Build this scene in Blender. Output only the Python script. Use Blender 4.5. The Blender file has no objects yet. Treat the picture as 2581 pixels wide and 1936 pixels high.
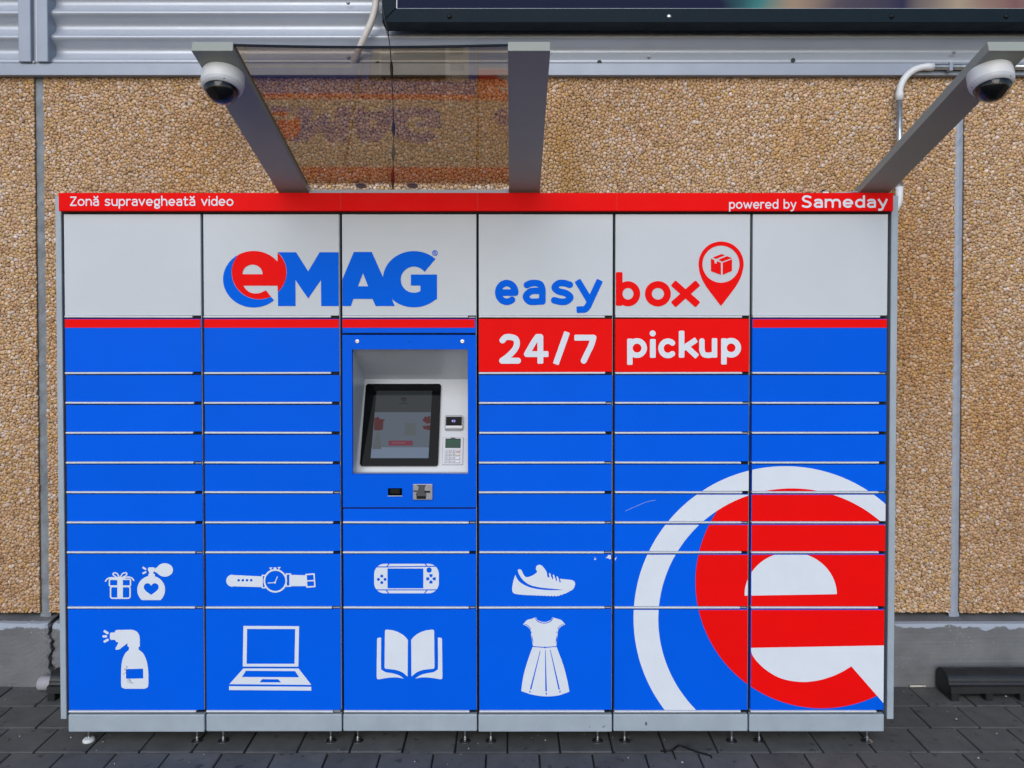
import bpy, bmesh, math, random
import numpy as np
from mathutils import Vector, Matrix

random.seed(7); RNG = np.random.default_rng(7)
R = math.radians
S = bpy.context.scene

# ------------------------------------------------------------------ camera, sky, sun, exposure
PW, PH = 2581.0, 1936.0            # size of the photograph, pixels
F, CX, CY = 2013.0, 1290.5, 839.0  # focal length and principal point in photograph pixels
PITCH, DIST, EYE = R(1.1), 3.195, 1.735
cam_d = bpy.data.cameras.new('camera'); cam = bpy.data.objects.new('camera', cam_d)
S.collection.objects.link(cam); S.camera = cam
cam.location = (0, -DIST, EYE); cam.rotation_euler = (R(90) - PITCH, 0, 0)
cam_d.sensor_width = 36.0; cam_d.lens = 36.0 * F / PW
cam_d.shift_y = (CY - PH / 2) / PW
cam_d.clip_start = 0.05; cam_d.clip_end = 500

SUN_EL, SUN_AZ = R(28), R(188)      # azimuth clockwise from +Y: in front of the wall
world = bpy.data.worlds.new('World'); S.world = world; world.use_nodes = True
wn = world.node_tree.nodes; wl = world.node_tree.links
sky = wn.new('ShaderNodeTexSky'); sky.sky_type = 'NISHITA'; sky.sun_disc = False
sky.sun_elevation = SUN_EL; sky.sun_rotation = SUN_AZ
sky.air_density = 1.0; sky.dust_density = 0.8; sky.ozone_density = 2.0
wl.new(sky.outputs[0], wn['Background'].inputs[0]); wn['Background'].inputs[1].default_value = 0.11
sun_d = bpy.data.lights.new('sun', 'SUN'); sun_d.energy = 0.9; sun_d.angle = R(45); sun_d.color = (1.0, 0.98, 0.95)
sun = bpy.data.objects.new('sun', sun_d); S.collection.objects.link(sun)
to_sun = Vector((math.sin(SUN_AZ) * math.cos(SUN_EL), math.cos(SUN_AZ) * math.cos(SUN_EL), math.sin(SUN_EL)))
sun.rotation_euler = to_sun.to_track_quat('Z', 'Y').to_euler(); sun.location = to_sun * 20
S.view_settings.view_transform = 'Standard'; S.view_settings.look = 'None'
S.view_settings.gamma = 1.0; S.view_settings.use_curve_mapping = False
S.view_settings.exposure = 0.6
S.render.resolution_x, S.render.resolution_y = 1024, 768

# ------------------------------------------------------------------ helpers
def W(px, py, y):
    """photograph pixel -> world point on the plane Y = y"""
    xc = (np.asarray(px, float) - CX) / F; yc = -(np.asarray(py, float) - CY) / F
    dy = math.cos(PITCH) + yc * math.sin(PITCH); dz = -math.sin(PITCH) + yc * math.cos(PITCH)
    t = (y + DIST) / dy
    return xc * t, EYE + dz * t
def G(px, py):
    """photograph pixel -> ground point"""
    xc = (px - CX) / F; yc = -(py - CY) / F
    dy = math.cos(PITCH) + yc * math.sin(PITCH); dz = -math.sin(PITCH) + yc * math.cos(PITCH)
    t = -EYE / dz
    return xc * t, -DIST + dy * t
def WX(px, py, y): return float(W(px, py, y)[0])
def WZ(py, y, px=CX): return float(W(px, py, y)[1])

C = S.collection
WLOC = {}
def tag(o, label, cat, group=None):
    o['label'] = label; o['category'] = cat
    if group: o['group'] = group
    return o
def thing(name, loc, label, cat, group=None):
    o = bpy.data.objects.new(name, None); C.objects.link(o); o.location = loc
    o.empty_display_size = 0.1; WLOC[o.name] = Vector(loc)
    return tag(o, label, cat, group)
def place(o, c, parent):
    c = Vector(c); WLOC[o.name] = c
    if parent is not None:
        o.parent = parent; o.location = c - WLOC[parent.name]
    else: o.location = c
def obj(name, verts, faces, mat, parent=None, smooth=False, origin=None):
    v = np.asarray(verts, float)
    c = (v.min(0) + v.max(0)) / 2 if origin is None else np.asarray(origin, float)
    me = bpy.data.meshes.new(name); me.from_pydata((v - c).tolist(), [], faces)
    if smooth: me.polygons.foreach_set('use_smooth', [True] * len(me.polygons))
    for m in (mat if isinstance(mat, (list, tuple)) else [mat]): me.materials.append(m)
    me.update()
    o = bpy.data.objects.new(name, me); C.objects.link(o); place(o, c, parent)
    return o
BOXF = [(0,3,2,1),(4,5,6,7),(0,1,5,4),(1,2,6,5),(2,3,7,6),(3,0,4,7)]
def boxv(x0,x1,y0,y1,z0,z1):
    return [(x0,y0,z0),(x1,y0,z0),(x1,y1,z0),(x0,y1,z0),(x0,y0,z1),(x1,y0,z1),(x1,y1,z1),(x0,y1,z1)]
def from_bm(name, bm, mat, parent=None, smooth=False):
    bmesh.ops.recalc_face_normals(bm, faces=bm.faces)
    bm.verts.index_update()
    v = [tuple(q.co) for q in bm.verts]; f = [[q.index for q in p.verts] for p in bm.faces]
    bm.free()
    return obj(name, v, f, mat, parent, smooth)
def addbox(bm, x0,x1,y0,y1,z0,z1, bev=0, seg=1, M=None):
    vs = [bm.verts.new(p) for p in boxv(x0,x1,y0,y1,z0,z1)]
    fs = [bm.faces.new([vs[i] for i in f]) for f in BOXF]
    if bev:
        es = list({e for f in fs for e in f.edges})
        r = bmesh.ops.bevel(bm, geom=es, offset=bev, segments=seg, affect='EDGES', profile=0.5)
        vs = list({v for f in r['faces'] for v in f.verts} | {v for v in vs if v.is_valid})
    if M is not None:
        for v in vs: v.co = M @ v.co
    return vs
def box(name, x0,x1,y0,y1,z0,z1, mat, parent=None, bev=0, seg=1, M=None):
    bm = bmesh.new(); addbox(bm, x0,x1,y0,y1,z0,z1, bev, seg, M)
    return from_bm(name, bm, mat, parent)
def tubeg(pts, r, n=12, cap=True):
    pts = [Vector(p) for p in pts]; V = []; Fc = []
    rr = r if hasattr(r, '__len__') else [r] * len(pts)
    up = None
    for i, p in enumerate(pts):
        d = (pts[min(i+1, len(pts)-1)] - pts[max(i-1, 0)]).normalized()
        if up is None: up = Vector((0,0,1)) if abs(d.z) < .9 else Vector((1,0,0))
        a = d.cross(up).normalized(); b = a.cross(d).normalized(); up = b
        for k in range(n):
            t = 2*math.pi*k/n; V.append(tuple(p + (a*math.cos(t) + b*math.sin(t)) * rr[i]))
    for i in range(len(pts)-1):
        for k in range(n):
            Fc.append((i*n+k, i*n+(k+1) % n, (i+1)*n+(k+1) % n, (i+1)*n+k))
    if cap:
        Fc.append(tuple(range(n))[::-1]); Fc.append(tuple((len(pts)-1)*n+k for k in range(n)))
    return V, Fc
def tube(name, pts, r, mat, parent=None, n=12):
    V, Fc = tubeg(pts, r, n); o = obj(name, V, Fc, mat, parent, True)
    return o
def lathe(name, prof, mat, parent=None, n=40, M=Matrix.Identity(4), smooth=True, cap=True):
    """prof: list of (radius, height) turned round local Z, moved by M"""
    V = []; Fc = []
    for r, h in prof:
        for k in range(n):
            t = 2*math.pi*k/n; V.append(tuple(M @ Vector((r*math.cos(t), r*math.sin(t), h))))
    for i in range(len(prof)-1):
        for k in range(n): Fc.append((i*n+k, i*n+(k+1) % n, (i+1)*n+(k+1) % n, (i+1)*n+k))
    if cap:
        Fc.append(tuple(range(n))[::-1]); Fc.append(tuple((len(prof)-1)*n+k for k in range(n)))
    o = obj(name, V, Fc, mat, parent, smooth)
    if smooth:
        try: o.data.set_sharp_from_angle(angle=R(35))
        except Exception: pass
    return o
def spline(pts, n=8):
    P = np.array(pts, float); out = []
    Q = np.vstack([2*P[0]-P[1], P, 2*P[-1]-P[-2]])
    for i in range(1, len(Q)-2):
        for k in range(n):
            t = k/n; a, b, c, d = Q[i-1], Q[i], Q[i+1], Q[i+2]
            out.append(.5*((2*b)+(c-a)*t+(2*a-5*b+4*c-d)*t*t+(3*b-a-3*c+d)*t**3))
    out.append(P[-1]); return np.array(out)

# ------------------------------------------------------------------ materials
def mat(name, col, rough=.5, metal=0., var=.0, vscale=6., bump=0., bscale=200., spec=.5, detail=4., rvar=0., objvar=0., coat=0.):
    m = bpy.data.materials.new(name); m.use_nodes = True
    n = m.node_tree.nodes; l = m.node_tree.links; b = n['Principled BSDF']
    b.inputs['Base Color'].default_value = (*col, 1); b.inputs['Roughness'].default_value = rough
    b.inputs['Metallic'].default_value = metal; b.inputs['Specular IOR Level'].default_value = spec
    b.inputs['Coat Weight'].default_value = coat
    tc = n.new('ShaderNodeNewGeometry')
    if var or objvar:
        nz = n.new('ShaderNodeTexNoise'); nz.inputs['Scale'].default_value = vscale
        nz.inputs['Detail'].default_value = detail; nz.inputs['Roughness'].default_value = .62
        l.new(tc.outputs['Position'], nz.inputs['Vector'])
        mr = n.new('ShaderNodeMapRange'); mr.inputs[1].default_value = .28; mr.inputs[2].default_value = .72
        mr.inputs[3].default_value = 1 - var; mr.inputs[4].default_value = 1 + var
        l.new(nz.outputs[0], mr.inputs[0]); val = mr.outputs[0]
        if objvar:
            oi = n.new('ShaderNodeObjectInfo'); m2 = n.new('ShaderNodeMapRange')
            m2.inputs[3].default_value = 1 - objvar; m2.inputs[4].default_value = 1 + objvar
            l.new(oi.outputs['Random'], m2.inputs[0])
            mm = n.new('ShaderNodeMath'); mm.operation = 'MULTIPLY'
            l.new(val, mm.inputs[0]); l.new(m2.outputs[0], mm.inputs[1]); val = mm.outputs[0]
        vm = n.new('ShaderNodeVectorMath'); vm.operation = 'SCALE'; vm.inputs[0].default_value = col
        l.new(val, vm.inputs['Scale']); l.new(vm.outputs[0], b.inputs['Base Color'])
    if rvar:
        nr = n.new('ShaderNodeTexNoise'); nr.inputs['Scale'].default_value = 9; nr.inputs['Detail'].default_value = 5
        l.new(tc.outputs['Position'], nr.inputs['Vector'])
        m3 = n.new('ShaderNodeMapRange'); m3.inputs[1].default_value = .3; m3.inputs[2].default_value = .7
        m3.inputs[3].default_value = max(0, rough - rvar); m3.inputs[4].default_value = min(1, rough + rvar)
        l.new(nr.outputs[0], m3.inputs[0]); l.new(m3.outputs[0], b.inputs['Roughness'])
    if bump:
        nb = n.new('ShaderNodeTexNoise'); nb.inputs['Scale'].default_value = bscale; nb.inputs['Detail'].default_value = 3
        l.new(tc.outputs['Position'], nb.inputs['Vector'])
        bp = n.new('ShaderNodeBump'); bp.inputs['Strength'].default_value = bump; bp.inputs['Distance'].default_value = .002
        l.new(nb.outputs[0], bp.inputs['Height']); l.new(bp.outputs[0], b.inputs['Normal'])
    return m
M_GREY  = mat('door_grey',  (.57,.60,.64), .5, spec=.25, objvar=.012, var=.03, vscale=3, bump=.05, bscale=260, rvar=.05)
M_BLUE  = mat('door_blue',  (.0,.110,.76), .46, spec=.05, objvar=.03, var=.035, vscale=3, bump=.05, bscale=260, rvar=.06)
M_RED   = mat('vinyl_red',  (.86,.004,.004), .5, spec=.06, var=.03, vscale=3, bump=.05, bscale=260, rvar=.06)
M_WHITE = mat('vinyl_white',(.70,.745,.82), .45, spec=.25, var=.03, vscale=9, rvar=.05)
M_LOGOB = mat('logo_blue',  (.0,.120,.74), .5, spec=.04, var=.02)
M_STEEL = mat('painted_steel', (.345,.40,.455), .45, var=.08, vscale=9, bump=.12, bscale=500, rvar=.06)
M_LIP   = mat('lip_paint', (.60,.63,.68), .35, var=.06, vscale=12)
M_ARM   = mat('arm_aluminium', (.325,.345,.315), .42, spec=.2, var=.04, vscale=5, bump=.04, bscale=600)
M_DARK  = mat('dark_gap', (.012,.013,.015), .6)
M_RUBBER= mat('black_rubber', (.012,.013,.015), .45, var=.3, vscale=20, bump=.25, bscale=150, rvar=.12)
M_BLACK = mat('black_plastic', (.006,.007,.008), .4, spec=.2)
M_CABLE = mat('black_cable', (.01,.01,.012), .5)
M_ZINC  = mat('zinc_steel', (.62,.63,.64), .32, metal=1., var=.12, vscale=40)
M_GALV  = mat('galvanised_pipe', (.50,.52,.54), .36, metal=.85, var=.28, vscale=22, rvar=.1)
M_PVC   = mat('white_pvc', (.70,.71,.73), .45, var=.06, vscale=15)
M_CAMW  = mat('camera_white', (.66,.66,.66), .38, var=.02)
M_CAMG  = mat('camera_grey', (.30,.31,.34), .4)
M_FLEX  = mat('beige_conduit', (.62,.58,.55), .55, var=.06)
M_CLAD  = mat('cladding_metal', (.46,.495,.56), .34, metal=.25, var=.05, vscale=2.5, bump=.05, bscale=90, rvar=.06)
M_TRIM  = mat('trim_metal', (.27,.305,.375), .42, metal=.2, var=.06, vscale=5, rvar=.05)
M_FRAME = mat('frame_paint', (.010,.019,.028), .5, spec=.06, var=.15, vscale=9, rvar=.08)
M_NAVY  = mat('poster_navy', (.012,.016,.045), .25, var=.3, vscale=2)
M_MORTAR= mat('mortar_brown', (.13,.08,.045), .9, var=.3, vscale=40)
M_JOINT = mat('joint_sealant', (.20,.22,.245), .7, var=.3, vscale=16, bump=.5, bscale=60)
M_JOINTB= mat('joint_profile', (.30,.34,.42), .5, var=.1, vscale=8)
M_SAND  = mat('joint_sand', (.016,.017,.018), .95, var=.4, vscale=60)
M_ASPH  = mat('asphalt', (.05,.05,.052), .9, var=.25, vscale=8, bump=.6, bscale=120)
M_FOOT  = mat('foot_plastic', (.66,.67,.67), .5, var=.08, vscale=30)

def mat_paver():
    m = mat('paver_concrete', (.094,.093,.090), .82, var=.24, vscale=9, bump=.7, bscale=330, objvar=.16, detail=8)
    n = m.node_tree.nodes; l = m.node_tree.links; b = n['Principled BSDF']
    src = b.inputs['Base Color'].links[0].from_socket
    g = n.new('ShaderNodeNewGeometry')
    # dark oily spots and pale specks
    v = n.new('ShaderNodeTexNoise'); v.inputs['Scale'].default_value = 26; v.inputs['Detail'].default_value = 3
    l.new(g.outputs['Position'], v.inputs['Vector'])
    mr = n.new('ShaderNodeMapRange'); mr.inputs[1].default_value = .63; mr.inputs[2].default_value = .70; mr.inputs[3].default_value = 1; mr.inputs[4].default_value = .45
    l.new(v.outputs[0], mr.inputs[0])
    sc = n.new('ShaderNodeVectorMath'); sc.operation = 'SCALE'; l.new(src, sc.inputs[0]); l.new(mr.outputs[0], sc.inputs['Scale'])
    w = n.new('ShaderNodeTexVoronoi'); w.inputs['Scale'].default_value = 170; l.new(g.outputs['Position'], w.inputs['Vector'])
    m2 = n.new('ShaderNodeMapRange'); m2.inputs[1].default_value = .10; m2.inputs[2].default_value = .16; m2.inputs[3].default_value = .35; m2.inputs[4].default_value = 0
    l.new(w.outputs['Distance'], m2.inputs[0])
    mx = n.new('ShaderNodeMix'); mx.data_type = 'RGBA'; l.new(m2.outputs[0], mx.inputs[0]); l.new(sc.outputs[0], mx.inputs[6]); mx.inputs[7].default_value = (.2,.2,.2,1)
    l.new(mx.outputs[2], b.inputs['Base Color'])
    return m
M_PAVER = mat_paver()

def mat_concrete():
    m = mat('plinth_concrete', (.155,.158,.165), .85, var=.30, vscale=4, bump=.6, bscale=90, detail=9)
    n = m.node_tree.nodes; l = m.node_tree.links; b = n['Principled BSDF']
    src = b.inputs['Base Color'].links[0].from_socket
    g = n.new('ShaderNodeNewGeometry'); sp = n.new('ShaderNodeSeparateXYZ'); l.new(g.outputs['Position'], sp.inputs[0])
    nz = n.new('ShaderNodeTexNoise'); nz.inputs['Scale'].default_value = 14; nz.inputs['Detail'].default_value = 7
    l.new(g.outputs['Position'], nz.inputs['Vector'])
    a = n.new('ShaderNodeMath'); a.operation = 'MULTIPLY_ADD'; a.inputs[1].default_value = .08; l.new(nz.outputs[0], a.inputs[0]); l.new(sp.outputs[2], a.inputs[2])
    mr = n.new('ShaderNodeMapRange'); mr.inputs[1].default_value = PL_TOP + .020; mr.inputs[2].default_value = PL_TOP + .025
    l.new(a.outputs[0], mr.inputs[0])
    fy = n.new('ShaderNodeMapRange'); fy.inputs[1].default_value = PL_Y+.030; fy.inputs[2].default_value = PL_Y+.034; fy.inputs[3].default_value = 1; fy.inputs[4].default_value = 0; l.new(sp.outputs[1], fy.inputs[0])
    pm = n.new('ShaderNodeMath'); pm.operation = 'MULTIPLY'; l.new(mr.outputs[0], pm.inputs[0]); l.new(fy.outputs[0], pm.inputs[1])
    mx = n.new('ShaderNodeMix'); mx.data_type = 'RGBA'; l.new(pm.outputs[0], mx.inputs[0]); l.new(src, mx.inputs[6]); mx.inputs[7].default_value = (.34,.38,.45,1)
    # pale splashes / efflorescence low down and lighter specks
    v = n.new('ShaderNodeTexVoronoi'); v.inputs['Scale'].default_value = 60; l.new(g.outputs['Position'], v.inputs['Vector'])
    n2 = n.new('ShaderNodeTexNoise'); n2.inputs['Scale'].default_value = 5; l.new(g.outputs['Position'], n2.inputs['Vector'])
    m3 = n.new('ShaderNodeMapRange'); m3.inputs[1].default_value = .10; m3.inputs[2].default_value = .2; m3.inputs[3].default_value = .6; m3.inputs[4].default_value = 0; l.new(v.outputs['Distance'], m3.inputs[0])
    m4 = n.new('ShaderNodeMapRange'); m4.inputs[1].default_value = .5; m4.inputs[2].default_value = .62; l.new(n2.outputs[0], m4.inputs[0])
    mu = n.new('ShaderNodeMath'); mu.operation = 'MULTIPLY'; l.new(m3.outputs[0], mu.inputs[0]); l.new(m4.outputs[0], mu.inputs[1])
    m5 = n.new('ShaderNodeMix'); m5.data_type = 'RGBA'; l.new(mu.outputs[0], m5.inputs[0]); l.new(mx.outputs[2], m5.inputs[6]); m5.inputs[7].default_value = (.5,.5,.5,1)
    l.new(m5.outputs[2], b.inputs['Base Color'])
    return m

def mat_pebble():
    m = bpy.data.materials.new('pebble_stone'); m.use_nodes = True
    n = m.node_tree.nodes; l = m.node_tree.links; b = n['Principled BSDF']
    at = n.new('ShaderNodeAttribute'); at.attribute_name = 'stone'
    g = n.new('ShaderNodeNewGeometry'); nz = n.new('ShaderNodeTexNoise'); nz.inputs['Scale'].default_value = 110; nz.inputs['Detail'].default_value = 4
    l.new(g.outputs['Position'], nz.inputs['Vector'])
    mr = n.new('ShaderNodeMapRange'); mr.inputs[1].default_value = .3; mr.inputs[2].default_value = .7; mr.inputs[3].default_value = .82; mr.inputs[4].default_value = 1.15
    l.new(nz.outputs[0], mr.inputs[0])
    sc = n.new('ShaderNodeVectorMath'); sc.operation = 'SCALE'; l.new(at.outputs['Color'], sc.inputs[0]); l.new(mr.outputs[0], sc.inputs['Scale'])
    l.new(sc.outputs[0], b.inputs['Base Color']); b.inputs['Roughness'].default_value = .62
    return m
M_PEBBLE = mat_pebble()

def mat_glass():
    m = bpy.data.materials.new('smoked_glass'); m.use_nodes = True
    n = m.node_tree.nodes; l = m.node_tree.links; n.remove(n['Principled BSDF'])
    t = n.new('ShaderNodeBsdfTransparent'); t.inputs[0].default_value = (.66,.60,.525,1)
    gl = n.new('ShaderNodeBsdfGlossy'); gl.inputs['Roughness'].default_value = .012; gl.inputs[0].default_value = (.80,.68,.54,1)
    fr = n.new('ShaderNodeFresnel'); gb = n.new('ShaderNodeNewGeometry')
    mi = n.new('ShaderNodeMapRange'); mi.inputs[3].default_value = 1.52; mi.inputs[4].default_value = 1/1.52
    l.new(gb.outputs['Backfacing'], mi.inputs[0]); l.new(mi.outputs[0], fr.inputs['IOR'])
    mx = n.new('ShaderNodeMixShader'); l.new(fr.outputs[0], mx.inputs[0]); l.new(t.outputs[0], mx.inputs[1]); l.new(gl.outputs[0], mx.inputs[2])
    l.new(mx.outputs[0], n['Material Output'].inputs[0]); return m
M_GLASS = mat_glass()
def mat_clear():
    m = bpy.data.materials.new('clear_dome'); m.use_nodes = True
    n = m.node_tree.nodes; l = m.node_tree.links; n.remove(n['Principled BSDF'])
    t = n.new('ShaderNodeBsdfTransparent'); t.inputs[0].default_value = (.72,.72,.74,1)
    gl = n.new('ShaderNodeBsdfGlossy'); gl.inputs['Roughness'].default_value = .02
    fr = n.new('ShaderNodeFresnel'); gb = n.new('ShaderNodeNewGeometry')
    mi = n.new('ShaderNodeMapRange'); mi.inputs[3].default_value = 1.5; mi.inputs[4].default_value = 1/1.5
    l.new(gb.outputs['Backfacing'], mi.inputs[0]); l.new(mi.outputs[0], fr.inputs['IOR'])
    mx = n.new('ShaderNodeMixShader'); l.new(fr.outputs[0], mx.inputs[0]); l.new(t.outputs[0], mx.inputs[1]); l.new(gl.outputs[0], mx.inputs[2])
    l.new(mx.outputs[0], n['Material Output'].inputs[0]); return m
M_CLEAR = mat_clear()
def mat_screen(name, col, e, rough=.12):
    m = mat(name, tuple(c*.25 for c in col), rough*.6, spec=.10)
    b = m.node_tree.nodes['Principled BSDF']
    b.inputs['Emission Color'].default_value = (*col, 1); b.inputs['Emission Strength'].default_value = e*.6
    return m

# ------------------------------------------------------------------ signed-distance drawing for printed graphics
def circ(X, Y, cx, cy, r): return np.hypot(X-cx, Y-cy) - r
def ell(X, Y, cx, cy, rx, ry):
    k = np.hypot((X-cx)/rx, (Y-cy)/ry); g = np.hypot((X-cx)/rx**2, (Y-cy)/ry**2) + 1e-9
    return k*(k-1)/g
def poly(X, Y, pts):
    P = np.array(pts, float); d = np.full(X.shape, 1e18); s = np.ones(X.shape)
    N = len(P); j = N-1
    for i in range(N):
        ex, ey = P[j]-P[i]; wx = X-P[i][0]; wy = Y-P[i][1]
        t = np.clip((wx*ex+wy*ey)/(ex*ex+ey*ey+1e-12), 0, 1)
        d = np.minimum(d, (wx-ex*t)**2+(wy-ey*t)**2)
        c1 = Y >= P[i][1]; c2 = Y < P[j][1]; c3 = ex*wy > ey*wx
        s = np.where((c1 & c2 & c3) | (~c1 & ~c2 & ~c3), -s, s); j = i
    return s*np.sqrt(d)
def rect(X, Y, x0, y0, x1, y1, r=0):
    qx = np.abs(X-(x0+x1)/2)-(x1-x0)/2+r; qy = np.abs(Y-(y0+y1)/2)-(y1-y0)/2+r
    return np.hypot(np.maximum(qx,0), np.maximum(qy,0))+np.minimum(np.maximum(qx,qy),0)-r
def cap(X, Y, pts, r):
    d = np.full(X.shape, 1e18); P = np.array(pts, float)
    for a, b in zip(P[:-1], P[1:]):
        ex, ey = b-a; t = np.clip(((X-a[0])*ex+(Y-a[1])*ey)/(ex*ex+ey*ey+1e-12), 0, 1)
        d = np.minimum(d, (X-a[0]-ex*t)**2+(Y-a[1]-ey*t)**2)
    return np.sqrt(d)-r
def cap2(X, Y, pts, r, sq0, sq1, cr=.4):
    """stroke with squared-off (slightly rounded) ends where asked"""
    d = cap(X, Y, pts, r); P = np.array(pts, float)
    for (a, b, sq) in ((P[0], P[1], sq0), (P[-1], P[-2], sq1)):
        if not sq: continue
        v = a-b; L = np.hypot(*v); v = v/(L+1e-9); ax = (X-a[0])*v[0]+(Y-a[1])*v[1]; pe = np.abs((X-a[0])*v[1]-(Y-a[1])*v[0])
        c = cr*r; qx = np.abs(ax)-r+c; qy = pe-r+c
        d = np.minimum(d, np.hypot(np.maximum(qx,0), np.maximum(qy,0))+np.minimum(np.maximum(qx,qy),0)-c)
    return d
def U(*a):
    r = a[0]
    for b in a[1:]: r = np.minimum(r, b)
    return r
def I(*a):
    r = a[0]
    for b in a[1:]: r = np.maximum(r, b)
    return r
def sub(a, *b):
    for q in b: a = np.maximum(a, -q)
    return a

def march(D, xs, ys, mapper):
    """filled polygons of D < 0 on the grid"""
    V = []; Fc = []
    ins = D < 0
    full = ins[:-1,:-1] & ins[1:,:-1] & ins[:-1,1:] & ins[1:,1:]
    anyi = ins[:-1,:-1] | ins[1:,:-1] | ins[:-1,1:] | ins[1:,1:]
    # merge full cells into rectangles: runs per row, equal runs of following rows joined
    open_ = {}
    def emit(a, b, r0, r1):
        k = len(V); V.extend([(xs[a],ys[r0]),(xs[b],ys[r0]),(xs[b],ys[r1]),(xs[a],ys[r1])]); Fc.append((k,k+1,k+2,k+3))
    for r in range(full.shape[0]+1):
        runs = set()
        if r < full.shape[0]:
            e = np.diff(np.concatenate([[0], full[r].astype(np.int8), [0]]))
            runs = set(zip(np.where(e == 1)[0].tolist(), np.where(e == -1)[0].tolist()))
        for k in list(open_):
            if k not in runs: emit(k[0], k[1], open_.pop(k), r)
        for k in runs: open_.setdefault(k, r)
    for r, c in np.argwhere(anyi & ~full):
        q = [(r,c),(r,c+1),(r+1,c+1),(r+1,c)]; p = []
        for a in range(4):
            (i0,j0), (i1,j1) = q[a], q[(a+1) % 4]; d0, d1 = D[i0,j0], D[i1,j1]
            if d0 < 0: p.append((xs[j0], ys[i0]))
            if (d0 < 0) != (d1 < 0):
                t = d0/(d0-d1); p.append((xs[j0]+(xs[j1]-xs[j0])*t, ys[i0]+(ys[i1]-ys[i0])*t))
        if len(p) >= 3:
            k = len(V); V.extend(p); Fc.append(tuple(range(k, k+len(p))))
    if not V: return None
    V = np.array(V); x, y, z = mapper(V[:,0], V[:,1])
    return np.stack([x, y, z], 1), [f[::-1] for f in Fc]
def decal(name, fn, reg, bbox, m, parent, eps=.0008, step=1.5, clip=None, y=0.0, mapper=None):
    """reg = (x offset, y offset, photo pixels per unit). fn(X, Y) is drawn in that frame on the plane Y = y - eps."""
    ox, oy, sc = reg
    xs = np.arange(bbox[0], bbox[2]+step, step); ys = np.arange(bbox[1], bbox[3]+step, step)
    X, Y = np.meshgrid(xs, ys); D = fn(X, Y)
    if clip is not None:
        wx, wz = W(ox+X*sc, oy+Y*sc, y-eps); k = F/DIST/sc
        D = I(D, (clip[0]-wx)*k, (wx-clip[1])*k, (clip[2]-wz)*k, (wz-clip[3])*k)
    if mapper is None:
        def mapper(a, b):
            wx, wz = W(ox+a*sc, oy+b*sc, y-eps); return wx, np.full(wx.shape, y-eps), wz
    r = march(D, xs, ys, mapper)
    if r is None: return None
    return obj(name, r[0], r[1], m, parent)
def arc(cx, cy, rx, ry, a0, a1, n=20):
    return [(cx+rx*math.cos(R(a0+(a1-a0)*k/n)), cy+ry*math.sin(R(a0+(a1-a0)*k/n))) for k in range(n+1)]
def sp(p): return [tuple(q) for q in spline(p)]
ARCH = sp([(0,.70),(.18,.93),(.5,1),(.82,.93),(1,.62)])+[(1,0)]
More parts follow.
